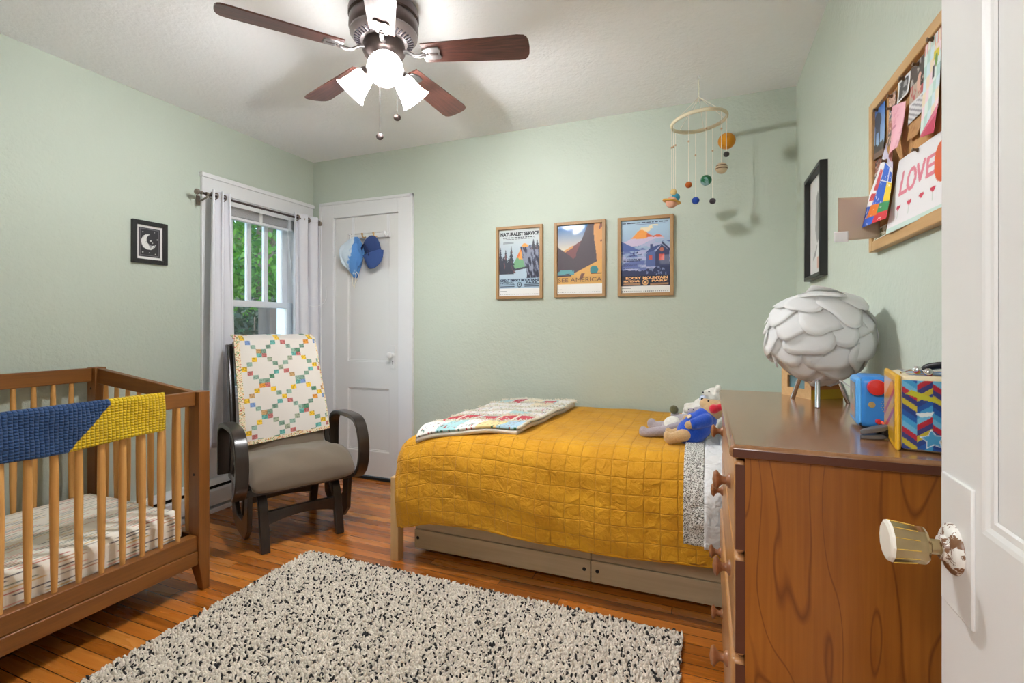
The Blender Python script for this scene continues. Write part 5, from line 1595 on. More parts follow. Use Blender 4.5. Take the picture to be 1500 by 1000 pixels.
# wooden toy box behind the lamp
TB = Vector((0.299, 1.745, TZ)); xa = Vector((0.109, 0.075, 0)).normalized(); ya = Vector((-xa.y, xa.x, 0))
tb = thing('toy_house', 'small plywood toy house with painted bands behind the white lamp', 'toy', TB + xa * 0.055 + ya * 0.06)
TM = frame_M(TB, xa, ya, (0, 0, 1)); w_, d_, h_ = 0.12, 0.12, 0.088
m = MB(TM); m.box((0, 0, 0), (w_, 0.008, h_)); m.box((0, d_ - 0.008, 0), (w_, d_, h_)); m.box((0, 0.008, 0), (w_, d_ - 0.008, 0.008)); m.box((0, 0.008, h_ - 0.008), (w_, d_ - 0.008, h_)); m.box((w_ - 0.008, 0.008, 0.008), (w_, d_ - 0.008, h_ - 0.008))
m.box((0, 0.008, 0.008), (0.008, 0.025, h_ - 0.008)); m.box((0, d_ - 0.025, 0.008), (0.008, d_ - 0.008, h_ - 0.008)); m.box((0, 0.025, 0.008), (0.008, d_ - 0.025, 0.028)); m.box((0, 0.025, h_ - 0.02), (0.008, d_ - 0.025, h_ - 0.008))
m.build('box', M['woodtoy'], tb, smooth=0)
MB(TM).box((0.0085, 0.024, 0.027), (0.01, d_ - 0.024, h_ - 0.019)).build('window_pane', plain('toy_window_teal', (96, 132, 140), 0.3), tb, smooth=0)
bands = Art(60, 44, (196, 124, 62))
bands.rect(0, 0, 1, 0.34, (216, 176, 46)); bands.rect(0, 0.34, 1, 0.42, (206, 132, 60)); bands.rect(0, 0.62, 1, 1, (222, 186, 130)); bands.rect(0, 0.42, 1, 0.6, (176, 108, 52))
bands.disc(0.1, 0.7, 0.10, (226, 150, 70)); bands.rect(0.5, 0.66, 0.7, 0.8, (190, 120, 66))
bands.plane(TM @ Vector((0, -0.0006, 0)), xa * w_, (0, 0, h_), 'painted_side', M['art'], tb)

# blue toy audio player
p0 = Vector((0.325, 1.403, TZ)); p1 = Vector((0.312, 1.290, TZ))
yb = (p0 - p1).normalized(); xb = Vector((yb.y, -yb.x, 0))
PMx = frame_M(p1, xb, yb, (0, 0, 1)); S = 0.112
pla = thing('toy_audio_player', 'blue toy audio player with red buttons beside the lunch tin', 'toy', p1 + (xb + yb) * S / 2)
MB(PMx).box((0, 0, 0.004), (0.062, S, 0.004 + S)).build('body', M['bluetoy'], pla, bevel=0.014, seg=4, smooth=60)
MB(PMx).box((-0.004, 0.003, 0.007), (0.012, S - 0.003, S + 0.001)).build('front_bezel', plain('light_blue_plastic', (86, 164, 230), 0.3), pla, bevel=0.012, seg=4, smooth=60)
scr = Art(40, 40, (196, 200, 206))
scr.fill((fbm(scr.U, scr.V, 10, 2) > 0.5) & (np.hypot(scr.U - 0.5, scr.V - 0.62) < 0.25), (240, 244, 236)); scr.fill((np.hypot(scr.U - 0.45, scr.V - 0.58) < 0.1), (150, 190, 160)); scr.fill((scr.V < 0.35) & (scr.V > 0.15) & (scr.U > 0.2) & (scr.U < 0.8), (224, 176, 168))
scr.plane(PMx @ Vector((-0.0046, S - 0.016, 0.02)), -yb * (S - 0.032), (0, 0, S - 0.032), 'screen', M['art_gloss'], pla)
for (cy, nm) in ((0.0, 'dial'), (S, 'dial')):
    sg = -1 if cy == 0 else 1
    MB(axis_M(PMx @ Vector((0.032, cy, 0.094)), yb * sg)).lathe([(0, -0.004), (0.0165, -0.004), (0.0175, 0.004), (0.016, 0.012), (0.0, 0.014)], 28).build(nm, M['redtoy'], pla, smooth=40)
MB(axis_M(PMx @ Vector((0.024, 0, 0.055)), -yb)).lathe([(0, -0.001), (0.007, -0.001), (0.006, 0.002), (0, 0.0025)], 20).build('button', plain('tan_button', (176, 150, 92), 0.4), pla, smooth=50)
gr = MB()
for i in range(9):
    for j in range(11):
        x = 0.041 + i * 0.0042 + (j % 2) * 0.0021; z = 0.034 + j * 0.0042
        if math.hypot(x - 0.062, z - 0.056) < 0.023 and x < 0.06: gr.lathe([(0, 0), (0.0014, 0), (0, 0.0006)], 8, M=axis_M(PMx @ Vector((x, 0.0002, z)), -yb))
gr.build('speaker_grille', plain('gold_speaker_dots', (206, 170, 110), 0.4), pla)
cb = thing('charging_cable', 'coral charging cable running from the blue player to the lunch tin', 'cable', (0.34, 1.285, TZ))
sk = PMx @ Vector((0.035, -0.001, 0.02))
MB().tube(smooth_path([sk, sk + Vector((0.004, -0.012, 0.0)), sk + Vector((0.012, -0.03, -0.006)), sk + Vector((0.03, -0.055, -0.010)), sk + Vector((0.045, -0.04, -0.014)), sk + Vector((0.06, 0.02, -0.0165))]), 0.0032, 10).build('cord', M['orangecable'], cb)
MB(axis_M(sk, -yb)).lathe([(0, 0), (0.0055, 0), (0.005, 0.01), (0.0035, 0.014), (0, 0.014)], 16).build('plug', M['redtoy'], cb, smooth=50)

# grey clip
ck = thing('hair_clip', 'dark grey plastic clip lying in front of the blue toy player', 'clip', (0.30, 1.20, TZ))
CMx = frame_M((0.288, 1.178, TZ + 0.004), (0.93, 0.36, 0), (-0.36, 0.93, 0), (0, 0, 1))
def jaw(zs, nm, fl):
    m = MB(CMx); pr = [(0.0, 0.002), (0.012, 0.009), (0.028, 0.013), (0.040, 0.0135), (0.050, 0.010), (0.056, 0.004)]
    vs = []
    for (x, w) in pr: z = fl + zs * x; vs += [(x, -w, z), (x, w, z), (x, w * 0.8, z + 0.008), (x, -w * 0.8, z + 0.008)]
    fs = [(0, 1, 2, 3), tuple(reversed(range(20, 24)))]
    for i in range(5):
        for k in range(4): fs.append((4 * i + k, 4 * i + 4 + k, 4 * i + 4 + (k + 1) % 4, 4 * i + (k + 1) % 4))
    m.add(vs, fs); m.build(nm, M['greyplastic'], ck, bevel=0.002, smooth=40, merge=1e-6)
jaw(0.05, 'jaw', -0.004); jaw(0.20, 'jaw', 0.006)
MB(CMx).tube([(0.045, -0.012, 0.010), (0.045, 0.012, 0.010)], 0.007, 14).build('spring', M['blackmetal'], ck)

# striped lunch tin
o0 = Vector((0.329, 1.093, TZ)); yd = Vector((0.028, 0.16, 0)).normalized(); xd = Vector((yd.y, -yd.x, 0))
LM = frame_M(o0, xd, yd, (0, 0, 1)); LW, LD, LH = 0.098, 0.165, 0.138
lt = thing('lunch_tin', 'striped tin lunch box with a yellow rim at the dresser edge', 'lunch box', o0 + xd * LW / 2 + yd * LD / 2)
MB(LM).box((0.0, 0.0, 0.001), (LW, LD, LH)).build('tin_body', M['creamtin'], lt, bevel=0.012, seg=4, smooth=50)
MB(LM).box((-0.008, -0.001, 0.0), (0.001, LD + 0.001, LH + 0.001)).build('lid', M['yellowtin'], lt, bevel=0.010, seg=4, smooth=50)
tl = Art(70, 90, (40, 92, 160), 1.4)
pal = [(36, 60, 130), (64, 150, 200), (178, 34, 52), (196, 176, 50), (30, 84, 160), (110, 180, 214), (60, 60, 120)]
for z_ in range(5):
    sl_ = 0.55 if z_ % 2 == 0 else -0.55
    band_ = (tl.U >= z_ / 4.2) & (tl.U < (z_ + 1) / 4.2)
    idx = np.floor((tl.V + sl_ * (tl.U - z_ / 4.2)) * 12 + z_ * 1.7).astype(int)
    for k, c in enumerate(pal): tl.fill(band_ & ((idx * 3 + z_) % 7 == k), c)
st_p = []
for k in range(10):
    a = math.pi / 2 + k * math.pi / 5 + 0.15; rr = 0.22 if k % 2 == 0 else 0.11
    st_p.append((0.48 + rr * math.cos(a), 0.16 + rr * math.sin(a) / 1.4))
sp2 = [(0.48 + (x - 0.48) * 0.84, 0.16 + (y - 0.16) * 0.84) for x, y in st_p]
tl.poly(st_p, (214, 220, 230)); tl.poly(sp2, (72, 150, 196))
tl.poly([(0.2, 0.52), (0.5, 0.56), (0.46, 0.5), (0.3, 0.47)], (226, 232, 232)); tl.poly([(0.05, 0.8), (0.35, 0.72), (0.6, 0.68), (0.5, 0.76), (0.15, 0.86)], (196, 190, 50))
tl.plane(LM @ Vector((0.002, -0.0014, 0.006)), xd * (LW - 0.008), (0, 0, LH - 0.014), 'striped_panel', M['tin_art'], lt)
tp = Art(40, 60, (212, 196, 60)); ix = np.floor((tp.V + 0.6 * tp.U) * 9).astype(int)
for k, c in enumerate(pal): tp.fill(ix % 7 == k, c)
tp.plane(LM @ Vector((0.0135, 0.014, LH + 0.0006)), xd * (LW - 0.027), yd * (LD - 0.028), 'striped_lid_top', M['tin_art'], lt)
ls_ = Art(40, 40, (222, 170, 30))
ls_.fill((np.abs(ls_.V - 0.85 + 0.55 * (1 - ls_.U)) < 0.05) | (np.abs(ls_.V - 0.55 + 0.55 * (1 - ls_.U)) < 0.05), (186, 36, 40)); ls_.fill(ls_.V > 0.6 + 0.5 * ls_.U, (220, 206, 176))
ls_.plane(LM @ Vector((-0.0086, LD - 0.012, 0.012)), -yd * (LD - 0.024), (0, 0, LH - 0.024), 'printed_face', M['tin_art'], lt)
for (x, y, z) in ((0.03, 0.045, LH + 0.008), (0.042, 0.02, LH + 0.006)):
    MB(LM).ball((x, y, z), 0.0075, 16, 12).build('clasp_ball', M['chrome'], lt, smooth=180)
wr = MB(LM); wr.tube(smooth_path([(0.005, 0.04, LH + 0.002), (0.02, 0.05, LH + 0.007), (0.045, 0.05, LH + 0.006), (0.07, 0.03, LH + 0.006), (0.086, 0.014, LH + 0.003), (0.092, 0.0, LH - 0.006)]), 0.0018, 8); wr.build('clasp_wire', M['chrome'], lt)
MB(LM).tube(smooth_path([(0.045, 0.075, LH + 0.002), (0.05, 0.074, LH + 0.012), (0.08, 0.072, LH + 0.018), (0.13, 0.07, LH + 0.020), (0.135, 0.11, LH + 0.016), (0.07, 0.118, LH + 0.012), (0.05, 0.118, LH + 0.002)]), 0.0065, 10, flat=0.6).build('handle', M['blackmetal'], lt)
# ------------------------------------------------------------------ over-door hook rack and hats
DY = YB + 0.004
hr = thing('hook_rack', 'white over-door hook rack on the closet door', 'hook rack', (-2.40, DY, 1.86))
for x in (-2.575, -2.245):
    m = MB(); m.box((x - 0.012, DY - 0.0035, 1.87), (x + 0.012, DY - 0.0005, 2.0345)); m.build('strap', M['white'], hr, smooth=0)
MB().box((-2.60, DY - 0.009, 1.858), (-2.222, DY - 0.0035, 1.894)).build('bar', M['white'], hr, bevel=0.002)
wp = plain('wooden_peg_hook', (198, 160, 110), 0.5)
for i, x in enumerate((-2.57, -2.45, -2.345, -2.245)):
    m = MB(); m.tube(smooth_path([(x, DY - 0.009, 1.87), (x, DY - 0.03, 1.862), (x, DY - 0.045, 1.868), (x, DY - 0.05, 1.885)]), 0.0055, 10); m.ball((x, DY - 0.05, 1.888), 0.0085, 12, 8)
    m.build('hook', wp if i in (1, 2) else M['white'], hr)
def hat_blob(fn, nu, nv): 
    m = MB(); m.grid(nu, nv, fn); return m
# sun hat, tie-dyed blue and white, hung by its back with neck cords
sh_ = thing('sun_hat', 'light blue and white tie-dye sun hat hanging on the closet door', 'hat', (-2.53, DY - 0.05, 1.70))
def tie():
    t = NT('tie_dye_cotton'); v = t.coord('Object')
    sp = t.new('ShaderNodeSeparateXYZ'); t.link(v, sp.inputs[0])
    n = t.noise(v, 11, 3, 0.5, 0.8)
    f = t.math('ADD', t.math('MULTIPLY', t.math('ADD', sp.outputs[0], 0.012), 14.0), t.math('MULTIPLY', t.math('SUBTRACT', n, 0.5), 2.6))
    t.base(t.ramp(t.math('ADD', f, 0.5), [(0.36, lin((214, 228, 240))), (0.52, lin((128, 172, 222))), (0.7, lin((92, 146, 212)))]))
    t.bump(t.noise(v, 60, 2), 0.3, 0.006); t.set(Roughness=0.9); return t.m
def sunhat(u, v):
    # v: 0 = top at the hook, 1 = lower edge ; soft crumpled bag of cloth
    a = 2 * math.pi * u; wz = [0.022, 0.062, 0.085, 0.098, 0.098, 0.088, 0.068, 0.045, 0.02]
    k = v * (len(wz) - 1); i = min(int(k), len(wz) - 2); w = wz[i] + (wz[i + 1] - wz[i]) * (k - i)
    w *= 1 + 0.10 * math.sin(3 * a + 5 * v) + 0.05 * math.sin(7 * a - 9 * v)
    x = -2.535 - 0.012 * math.sin(v * 3.1) + w * math.cos(a); y = DY - 0.008 - 0.036 * (1 + math.sin(a)) * (0.4 + math.sin(math.pi * min(1, v * 1.0)) * 0.75)
    return (x, y, 1.872 - 0.305 * v + 0.012 * math.cos(2 * a) * v)
hat_blob(sunhat, 40, 28).build('hat_cloth', tie(), sh_, smooth=180, solid=0.003, merge=1e-5)
bw = MB()
def brim(u, v):
    a = R(-165 + 330 * u) - math.pi / 2
    r0, r1 = 0.072, 0.118; r = r0 + (r1 - r0) * v
    return (-2.535 + r * math.cos(a) * 0.92, DY - 0.065 - 0.022 * v * math.sin(a * 2 + 1) - 0.008 * math.sin(5 * a), 1.745 + r * 1.05 * math.sin(a))
bw.grid(48, 8, brim); bw.build('brim', tie(), sh_, smooth=180, solid=0.003)
for dx, l in ((-0.012, 0.10), (0.012, 0.115), (0.03, 0.075)):
    MB().tube(smooth_path([(-2.535 + dx, DY - 0.05, 1.60), (-2.53 + dx * 1.4, DY - 0.045, 1.57), (-2.54 + dx * 0.7, DY - 0.04, 1.60 - l), (-2.527, DY - 0.04, 1.59 - l)]), 0.0028, 6).build('neck_cord', M['string'], sh_)
# navy cap
cp = thing('baseball_cap', 'navy baseball cap hanging on the closet door', 'hat', (-2.36, DY - 0.06, 1.65))
def capf(u, v):
    a = 2 * math.pi * u; wz = [0.02, 0.05, 0.066, 0.074, 0.078, 0.079, 0.078]
    k = v * 6; i = min(int(k), 5); w = wz[i] + (wz[i + 1] - wz[i]) * (k - i)
    x = -2.365 + 0.02 * v + w * math.cos(a) * (1 - 0.15 * (math.sin(a) > 0))
    return (x, DY - 0.01 - 0.042 * (1 - math.sin(a)) * (0.35 + 0.65 * math.sin(math.pi * (0.1 + 0.75 * v))), 1.868 - 0.15 * v - 0.02 * math.cos(a) * v)
hat_blob(capf, 36, 18).build('crown', M['navycap'], cp, smooth=180, solid=0.003, merge=1e-5)
def visor(u, v):
    a = math.pi * u; r = 0.078 * (1 - 0.06 * v)
    x = -2.343 + r * math.cos(a); z = 1.735 - 0.118 * v * (math.sin(a) ** 0.6) + 0.02 * math.cos(a)
    return (x + 0.012 * v, DY - 0.075 - 0.022 * math.sin(a) + 0.03 * v, z)
vm = MB(); vm.grid(28, 10, visor); vm.build('visor', plain('navy_visor_cloth', (58, 86, 146), 0.85, bump=0.2, bscale=300), cp, smooth=180, solid=0.005)
sf_ = MB(); sf_.tube(smooth_path([(-2.445, DY - 0.07, 1.76), (-2.40, DY - 0.088, 1.80), (-2.365, DY - 0.09, 1.75), (-2.352, DY - 0.094, 1.71)]), 0.009, 8, flat=0.35)
sf_.build('strap', plain('navy_cap_lining', (26, 36, 78), 0.9), cp, smooth=60)

# ------------------------------------------------------------------ pin board with papers
cbT = thing('pin_board', 'pine-framed cork pin board covered in papers on the right wall', 'pin board', (XR, 1.4, 1.40))
CM = frame_M((XR, 1.705, 1.40), (0, -1, 0), (1, 0, 0), (0, 0, 1)); CW, CH = 0.61, 0.425
frame4(cbT, CM, CW, CH, 0.028, 0.022, M['corkframe'], M['corkframe'])
MB(CM).box((0.026, -0.010, 0.026), (CW - 0.026, -0.001, CH - 0.026)).build('cork', M['cork'], cbT, smooth=0)
PXL = XR - 0.0125
def onx(px, py, X=None):
    X = PXL if X is None else X
    a = (px - 750) / FPX; b = (HOR - py) / FPX; c, s = math.cos(YAW), math.sin(YAW)
    d = Vector((c * a - s, s * a + c, b)); return Vector((0, 0, CAM_H)) + d * (X / d.x)
pin_col = plain('bronze_push_pin', (110, 84, 60), 0.4)
def pinned(name, label, cat, quad, art, lift=0.0, curl=None, pin=(0.5, 0.94), group=None, nm='sheet'):
    """quad: bottom-left, bottom-right, top-right, top-left world points on the board; curl(u,v)->distance off the board"""
    BL, BR, TR, TL = quad
    curl = curl or (lambda u, v: 0.004 * (1 - v) ** 2)
    def f(u, v):
        p = (BL * (1 - u) + BR * u) * (1 - v) + (TL * (1 - u) + TR * u) * v
        return p + Vector((-lift - curl(u, v), 0, 0))
    c = (BL + BR) / 2
    t = thing(name, label, cat, (c.x - lift, c.y, min(BL.z, BR.z)), 0, group)
    m = MB(); m.grid(art.nx, art.ny, f, colors=art.C)
    m.build(nm, M['art'], t, smooth=180, solid=0.0004)
    if pin:
        p = f(*pin)
        MB(axis_M(p, (-1, 0, 0.1))).lathe([(0, -0.0005), (0.0045, -0.0005), (0.005, 0.002), (0.003, 0.004), (0.0035, 0.009), (0.0055, 0.011), (0.0, 0.0125)], 14).build('push_pin', pin_col, t, smooth=50)
    return t
def Q(bl, br, tr, tl): return [onx(*p) for p in (bl, br, tr, tl)]
# photo of a tall tower against blue sky
p1_ = Art(40, 56, (96, 150, 210)); U, V = p1_.U, p1_.V
p1_.grad(V > -1, (170, 200, 224), (56, 110, 190), V); p1_.fill(V < 0.22 + 0.1 * vnoise(U, V, 9, 3), (70, 66, 62)); p1_.fill(V < 0.12, (120, 96, 84))
p1_.rect(0.34, 0.2, 0.42, 0.6, (52, 58, 70)); p1_.rect(0.62, 0.2, 0.7, 0.6, (52, 58, 70)); p1_.fill((np.hypot((U - 0.52) / 0.24, (V - 0.72) / 0.16) < 1), (46, 54, 72)); p1_.rect(0.36, 0.5, 0.68, 0.56, (60, 66, 80))
pinned('pinned_photo', 'photo of a dark tower against blue sky pinned at the left of the board', 'photo', Q((1277.6, 238), (1297.4, 225), (1297.4, 147), (1276.5, 165)), p1_, 0.001, group='photos on the pin board')
p2_ = Art(30, 40, (52, 42, 40)); p2_.fill(fbm(p2_.U, p2_.V, 7, 8) > 0.52, (150, 92, 76)); p2_.fill(fbm(p2_.U, p2_.V, 9, 18) > 0.62, (206, 190, 180))
pinned('pinned_photo', 'dark reddish family photo pinned below the tower photo', 'photo', Q((1277.6, 292), (1291, 266), (1293, 229), (1277.2, 239.5)), p2_, 0.001, group='photos on the pin board', pin=None)
p3_ = Art(20, 60, (140, 120, 110)); 
for k in range(4): p3_.rect(0.1, 0.03 + k * 0.245, 0.9, 0.23 + k * 0.245, ((90, 70, 64), (170, 110, 90), (70, 80, 100), (190, 150, 130))[k])
p3_.fill(fbm(p3_.U, p3_.V * 3, 9, 12) > 0.56, (224, 190, 168))
pinned('photo_strip', 'narrow photo booth strip pinned beside the tower photo', 'photo', Q((1303, 216), (1311, 206), (1313, 132), (1303, 140)), p3_, 0.001)
p4_ = Art(36, 44, (236, 236, 236)); p4_.rect(0.12, 0.1, 0.88, 0.9, (70, 70, 72)); p4_.fill((fbm(p4_.U, p4_.V, 7, 6) > 0.52) & (np.abs(p4_.U - 0.5) < 0.38) & (np.abs(p4_.V - 0.5) < 0.4), (170, 170, 172))
pinned('pinned_photo', 'small white-bordered black and white photo on the pin board', 'photo', Q((1318, 153), (1334.5, 135), (1335.5, 103), (1317, 122)), p4_, 0.002, group='photos on the pin board')
p6_ = Art(40, 56, (196, 176, 160)); U, V = p6_.U, p6_.V; nn = fbm(U, V, 6, 22)
p6_.fill(V > 0.66, (76, 66, 62)); p6_.fill((V > 0.66) & (nn > 0.5), (180, 176, 172)); p6_.fill((V < 0.66) & (V > 0.36) & (nn > 0.48), (190, 90, 90)); p6_.fill((V < 0.34), (226, 226, 228)); p6_.fill((V < 0.32) & (np.sin((V + 0.3 * U) * 70) > 0.3), (150, 150, 158)); p6_.disc(0.62, 0.6, 0.16, (226, 180, 160)); p6_.fill((U > 0.7) & (V > 0.5) & (nn > 0.42), (60, 44, 40))
pinned('pinned_photo', 'large photo of a child under a striped blanket on the pin board', 'photo', Q((1334, 183), (1357, 161), (1358.3, 75), (1335.5, 101)), p6_, 0.0015, group='photos on the pin board')
p7_ = Art(24, 16, (188, 140, 88)); p7_.fill(fbm(p7_.U, p7_.V, 8, 3) > 0.6, (170, 120, 72))
pinned('pinned_card', 'brown kraft card pinned under the large child photo', 'card', Q((1334, 207), (1350, 196), (1355, 164), (1333, 183)), p7_, 0.003, pin=None)
p8_ = Art(50, 70, (196, 226, 216)); U, V = p8_.U, p8_.V
for k in range(5):
    for j in range(7): p8_.rect(k * 0.2, j * 0.143, k * 0.2 + 0.2, j * 0.143 + 0.143, ((226, 240, 234), (240, 226, 200), (190, 222, 214), (244, 220, 226), (214, 234, 240))[(k * 2 + j * 3) % 5])
p8_.rect(0.55, 0.48, 0.66, 0.62, (60, 60, 70)); p8_.rect(0.6, 0.68, 0.9, 0.78, (226, 210, 60)); p8_.disc(0.75, 0.66, 0.08, (120, 160, 80)); p8_.fill((V > 0.84) & (np.sin(U * 40) > 0.55), (236, 170, 150))
pinned('pinned_drawing', 'pale aqua pastel sheet pinned at the top of the board', 'drawing', Q((1354, 199), (1381, 158), (1383, 37), (1358.8, 60)), p8_, 0.004, group='children drawings on the pin board')
p9_ = Art(20, 20, (206, 60, 96)); p9_.fill(p9_.V > 0.7, (226, 120, 146))
pinned('pinned_card', 'crimson folded card sticking out below the aqua sheet', 'card', Q((1362, 200), (1382, 192), (1383, 150), (1356, 198)), p9_, 0.010, curl=lambda u, v: 0.006 * (1 - v), pin=None)
# LOVE drawing
p10 = Art(84, 90, (240, 238, 240), 1.0); U, V = p10.U, p10.V
pk = (226, 130, 150)
def stroke(pts, w=0.026, c=pk):
    for i in range(len(pts) - 1): p10.seg(pts[i], pts[i + 1], w, c)
stroke([(0.20, 0.78), (0.18, 0.50), (0.33, 0.50)]); stroke([(0.42 + 0.085 * math.cos(t), 0.63 + 0.13 * math.sin(t)) for t in np.linspace(0, 6.4, 16)])
stroke([(0.54, 0.76), (0.61, 0.54), (0.68, 0.77)]); stroke([(0.88, 0.76), (0.75, 0.76), (0.74, 0.53), (0.89, 0.53)]); stroke([(0.75, 0.65), (0.85, 0.65)])
for (cx, cy) in ((0.2, 0.32), (0.43, 0.32), (0.66, 0.33), (0.86, 0.33)):
    p10.disc(cx - 0.02, cy, 0.025, (206, 50, 80)); p10.disc(cx + 0.02, cy, 0.025, (206, 50, 80)); p10.poly([(cx - 0.044, cy - 0.005), (cx + 0.044, cy - 0.005), (cx, cy - 0.055)], (206, 50, 80))
    p10.rect(cx - 0.003, cy - 0.16, cx + 0.003, cy - 0.05, (206, 214, 206))
p10.fill((np.hypot((U - 1.0) / 0.13, (V - 0.62) / 0.26) < 1), (226, 96, 44)); p10.fill(V < 0.075, (206, 228, 220))
pinned('pinned_drawing', 'white paper with LOVE in pink letters and small hearts on the pin board', 'drawing', Q((1309, 343), (1384, 306), (1384, 191), (1321, 235)), p10, 0.003, curl=lambda u, v: 0.012 * (1 - v) * (1 - u) + 0.002, pin=(0.5, 0.97), group='children drawings on the pin board')
# pink hand-shaped cut-out
p5_ = Art(24, 60, (236, 176, 188)); p5_.fill(fbm(p5_.U, p5_.V, 8, 9) > 0.6, (228, 160, 176)); p5_.seg((0.3, 0.5), (0.7, 0.55), 0.03, (206, 130, 150))
pinned('pinned_cutout', 'pink paper cut-out hanging over the photos on the pin board', 'paper', Q((1321, 236), (1330, 213), (1333, 147), (1312, 160)), p5_, 0.008, curl=lambda u, v: 0.012 * math.sin(u * math.pi) + 0.012 * (1 - v) ** 2, pin=(0.4, 0.97))
# crayon drawing curling forward off the board
p11 = Art(60, 84, (240, 238, 240), 1.3); U, V = p11.U, p11.V; nn = fbm(U * 1.4 + V, V * 0.4 - U, 22, 31, 2)
blocks = [((0.0, 0.0, 0.3, 0.14), (214, 44, 56)), ((0.3, 0.0, 0.64, 0.13), (36, 96, 206)), ((0.64, 0.0, 1.0, 0.15), (216, 46, 60)), ((0.08, 0.14, 0.36, 0.29), (36, 96, 206)), ((0.36, 0.13, 0.7, 0.30), (236, 128, 40)), ((0.7, 0.15, 1.0, 0.31), (44, 150, 90)),
          ((0.4, 0.30, 0.8, 0.62), (36, 96, 206)), ((0.8, 0.31, 1.0, 0.62), (240, 206, 40)), ((0.15, 0.36, 0.4, 0.46), (214, 60, 70)), ((0.2, 0.5, 0.42, 0.75), (216, 60, 74)), ((0.46, 0.64, 0.8, 0.86), (40, 100, 210)), ((0.84, 0.64, 0.98, 0.8), (44, 90, 200))]
for (r, c) in blocks: p11.rect(*r, c)
p11.fill(nn > 0.58, (244, 242, 244)); p11.fill((V > 0.88), (214, 206, 226))
q4 = [onx(1277, 338), onx(1320, 318), onx(1318, 236), onx(1308, 208)]
pinned('pinned_drawing', 'bright crayon block drawing curling away from the pin board', 'drawing', q4, p11, 0.014, curl=lambda u, v: (0.030 * (1 - v) ** 1.6) * (1.0 - 0.45 * u) + 0.004 * math.sin(u * 3.1), pin=(0.55, 0.9), group='children drawings on the pin board')
p13 = Art(24, 20, (222, 216, 196)); p13.fill(fbm(p13.U, p13.V, 6, 3) > 0.5, (120, 128, 84)); p13.rect(0, 0, 1, 0.12, (236, 234, 230)); p13.rect(0, 0.88, 1, 1, (236, 234, 230))
pinned('pinned_photo', 'small green photo tucked at the bottom left corner of the pin board', 'photo', Q((1280, 356), (1299, 345), (1299, 328), (1280, 338)), p13, 0.001, group='photos on the pin board', pin=None)
# tan translucent sheet sticking out to the side of the board
def vellum():
    t = NT('tan_translucent_paper'); t.base(lin((224, 208, 188))); t.set(Roughness=0.8)
    tr = t.n.new('ShaderNodeBsdfTranslucent'); tr.inputs[0].default_value = lin((230, 212, 190)) + (1,)
    mx = t.n.new('ShaderNodeMixShader'); mx.inputs[0].default_value = 0.35
    t.link(t.b.outputs[0], mx.inputs[1]); t.link(tr.outputs[0], mx.inputs[2]); t.link(mx.outputs[0], t.n['Material Output'].inputs[0]); return t.m
tp_ = thing('loose_paper', 'tan translucent paper jutting out from the lower left of the pin board', 'paper', (0.40, 1.64, 1.41))
def tpf(u, v):
    # u: 0 at the board, 1 free edge pointing into the room
    p = Vector((XR - 0.015 - 0.100 * u, 1.63 - 0.012 * u + 0.012 * math.sin(u * 2.5), 1.432 + 0.118 * v - 0.004 * u * (1 - v)))
    return p
m = MB(); m.grid(20, 16, tpf); m.build('sheet', vellum(), tp_, smooth=180, solid=0.0004)
m = MB(); m.grid(10, 8, lambda u, v: Vector((XR - 0.09 - 0.034 * u, 1.625, 1.424 + 0.03 * v))); m.build('under_sheet', M['paperwhite'], tp_, smooth=180, solid=0.0004)

# ------------------------------------------------------------------ plush toys on the bed
def plush_mat(name, c, vary=0.1):
    t = NT(name); v = t.coord(); c = lin(c); n = t.noise(v, 90, 4, 0.7)
    t.base(t.ramp(n, [(0.3, tuple(x * (1 - vary) for x in c)), (0.7, tuple(min(1, x * (1 + vary)) for x in c))]))
    t.bump(t.noise(v, 240, 3), 0.6, 0.006); t.set(Roughness=1.0); t.b.inputs['Sheen Weight'].default_value = 0.35; return t.m
def limb(m, a, b, r0, r1, n=6):
    a, b = Vector(a), Vector(b)
    for k in range(n + 1):
        t = k / n; p = a + (b - a) * t; m.ball(tuple(p), r0 + (r1 - r0) * t, 12, 8)
tan, grey, cream = plush_mat('tan_plush', (206, 170, 122)), plush_mat('grey_plush', (176, 166, 172)), plush_mat('white_plush', (232, 228, 218))
# tan bear in a blue jumper, reclining, feet toward the foot of the bed
P0 = Vector((-0.075, 2.30, 0.705)); dB = Vector((0.70, 0.16, 0.70)).normalized(); sB = Vector((-0.1, 0.98, 0)).normalized()
bear = thing('plush_bear', 'tan plush bear in a blue jumper and a red bow reclining at the bed head', 'plush toy', (P0.x, P0.y, 0.66))
fB = dB.cross(sB) * -1
if fB.z < 0: fB = -fB
KB = 1.2
def bp(l, s_, f): return P0 + (dB * l + sB * s_ + fB * f) * KB
bm_ = MB()
bm_.ball(tuple(bp(0.02, 0, 0)), 0.0552, 16, 12); bm_.ball(tuple(bp(0.06, 0, 0)), 0.0516, 16, 12)
bm_.ball(tuple(bp(0.128, 0, 0.008)), 0.0456, 16, 12); bm_.ball(tuple(bp(0.122, 0.006, 0.040)), 0.0252, 12, 10)
for s_ in (-1, 1):
    bm_.ball(tuple(bp(0.158, s_ * 0.030, 0.004)), 0.0168, 10, 8)
    limb(bm_, bp(0.0, s_ * 0.028, 0.01), Vector((P0.x - 0.075, P0.y - 0.02 + s_ * 0.04, 0.692)), 0.0299, 0.0230)
    foot = Vector((P0.x - 0.088, P0.y - 0.02 + s_ * 0.042, 0.702)); bm_.ball(tuple(foot), (0.016, 0.018, 0.025), 12, 8)
    limb(bm_, bp(0.085, s_ * 0.04, 0.005), bp(0.03, s_ * 0.062, 0.036), 0.0230, 0.0184)
bm_.build('body', tan, bear, remesh=0.005, smooth=180)
jm = MB()
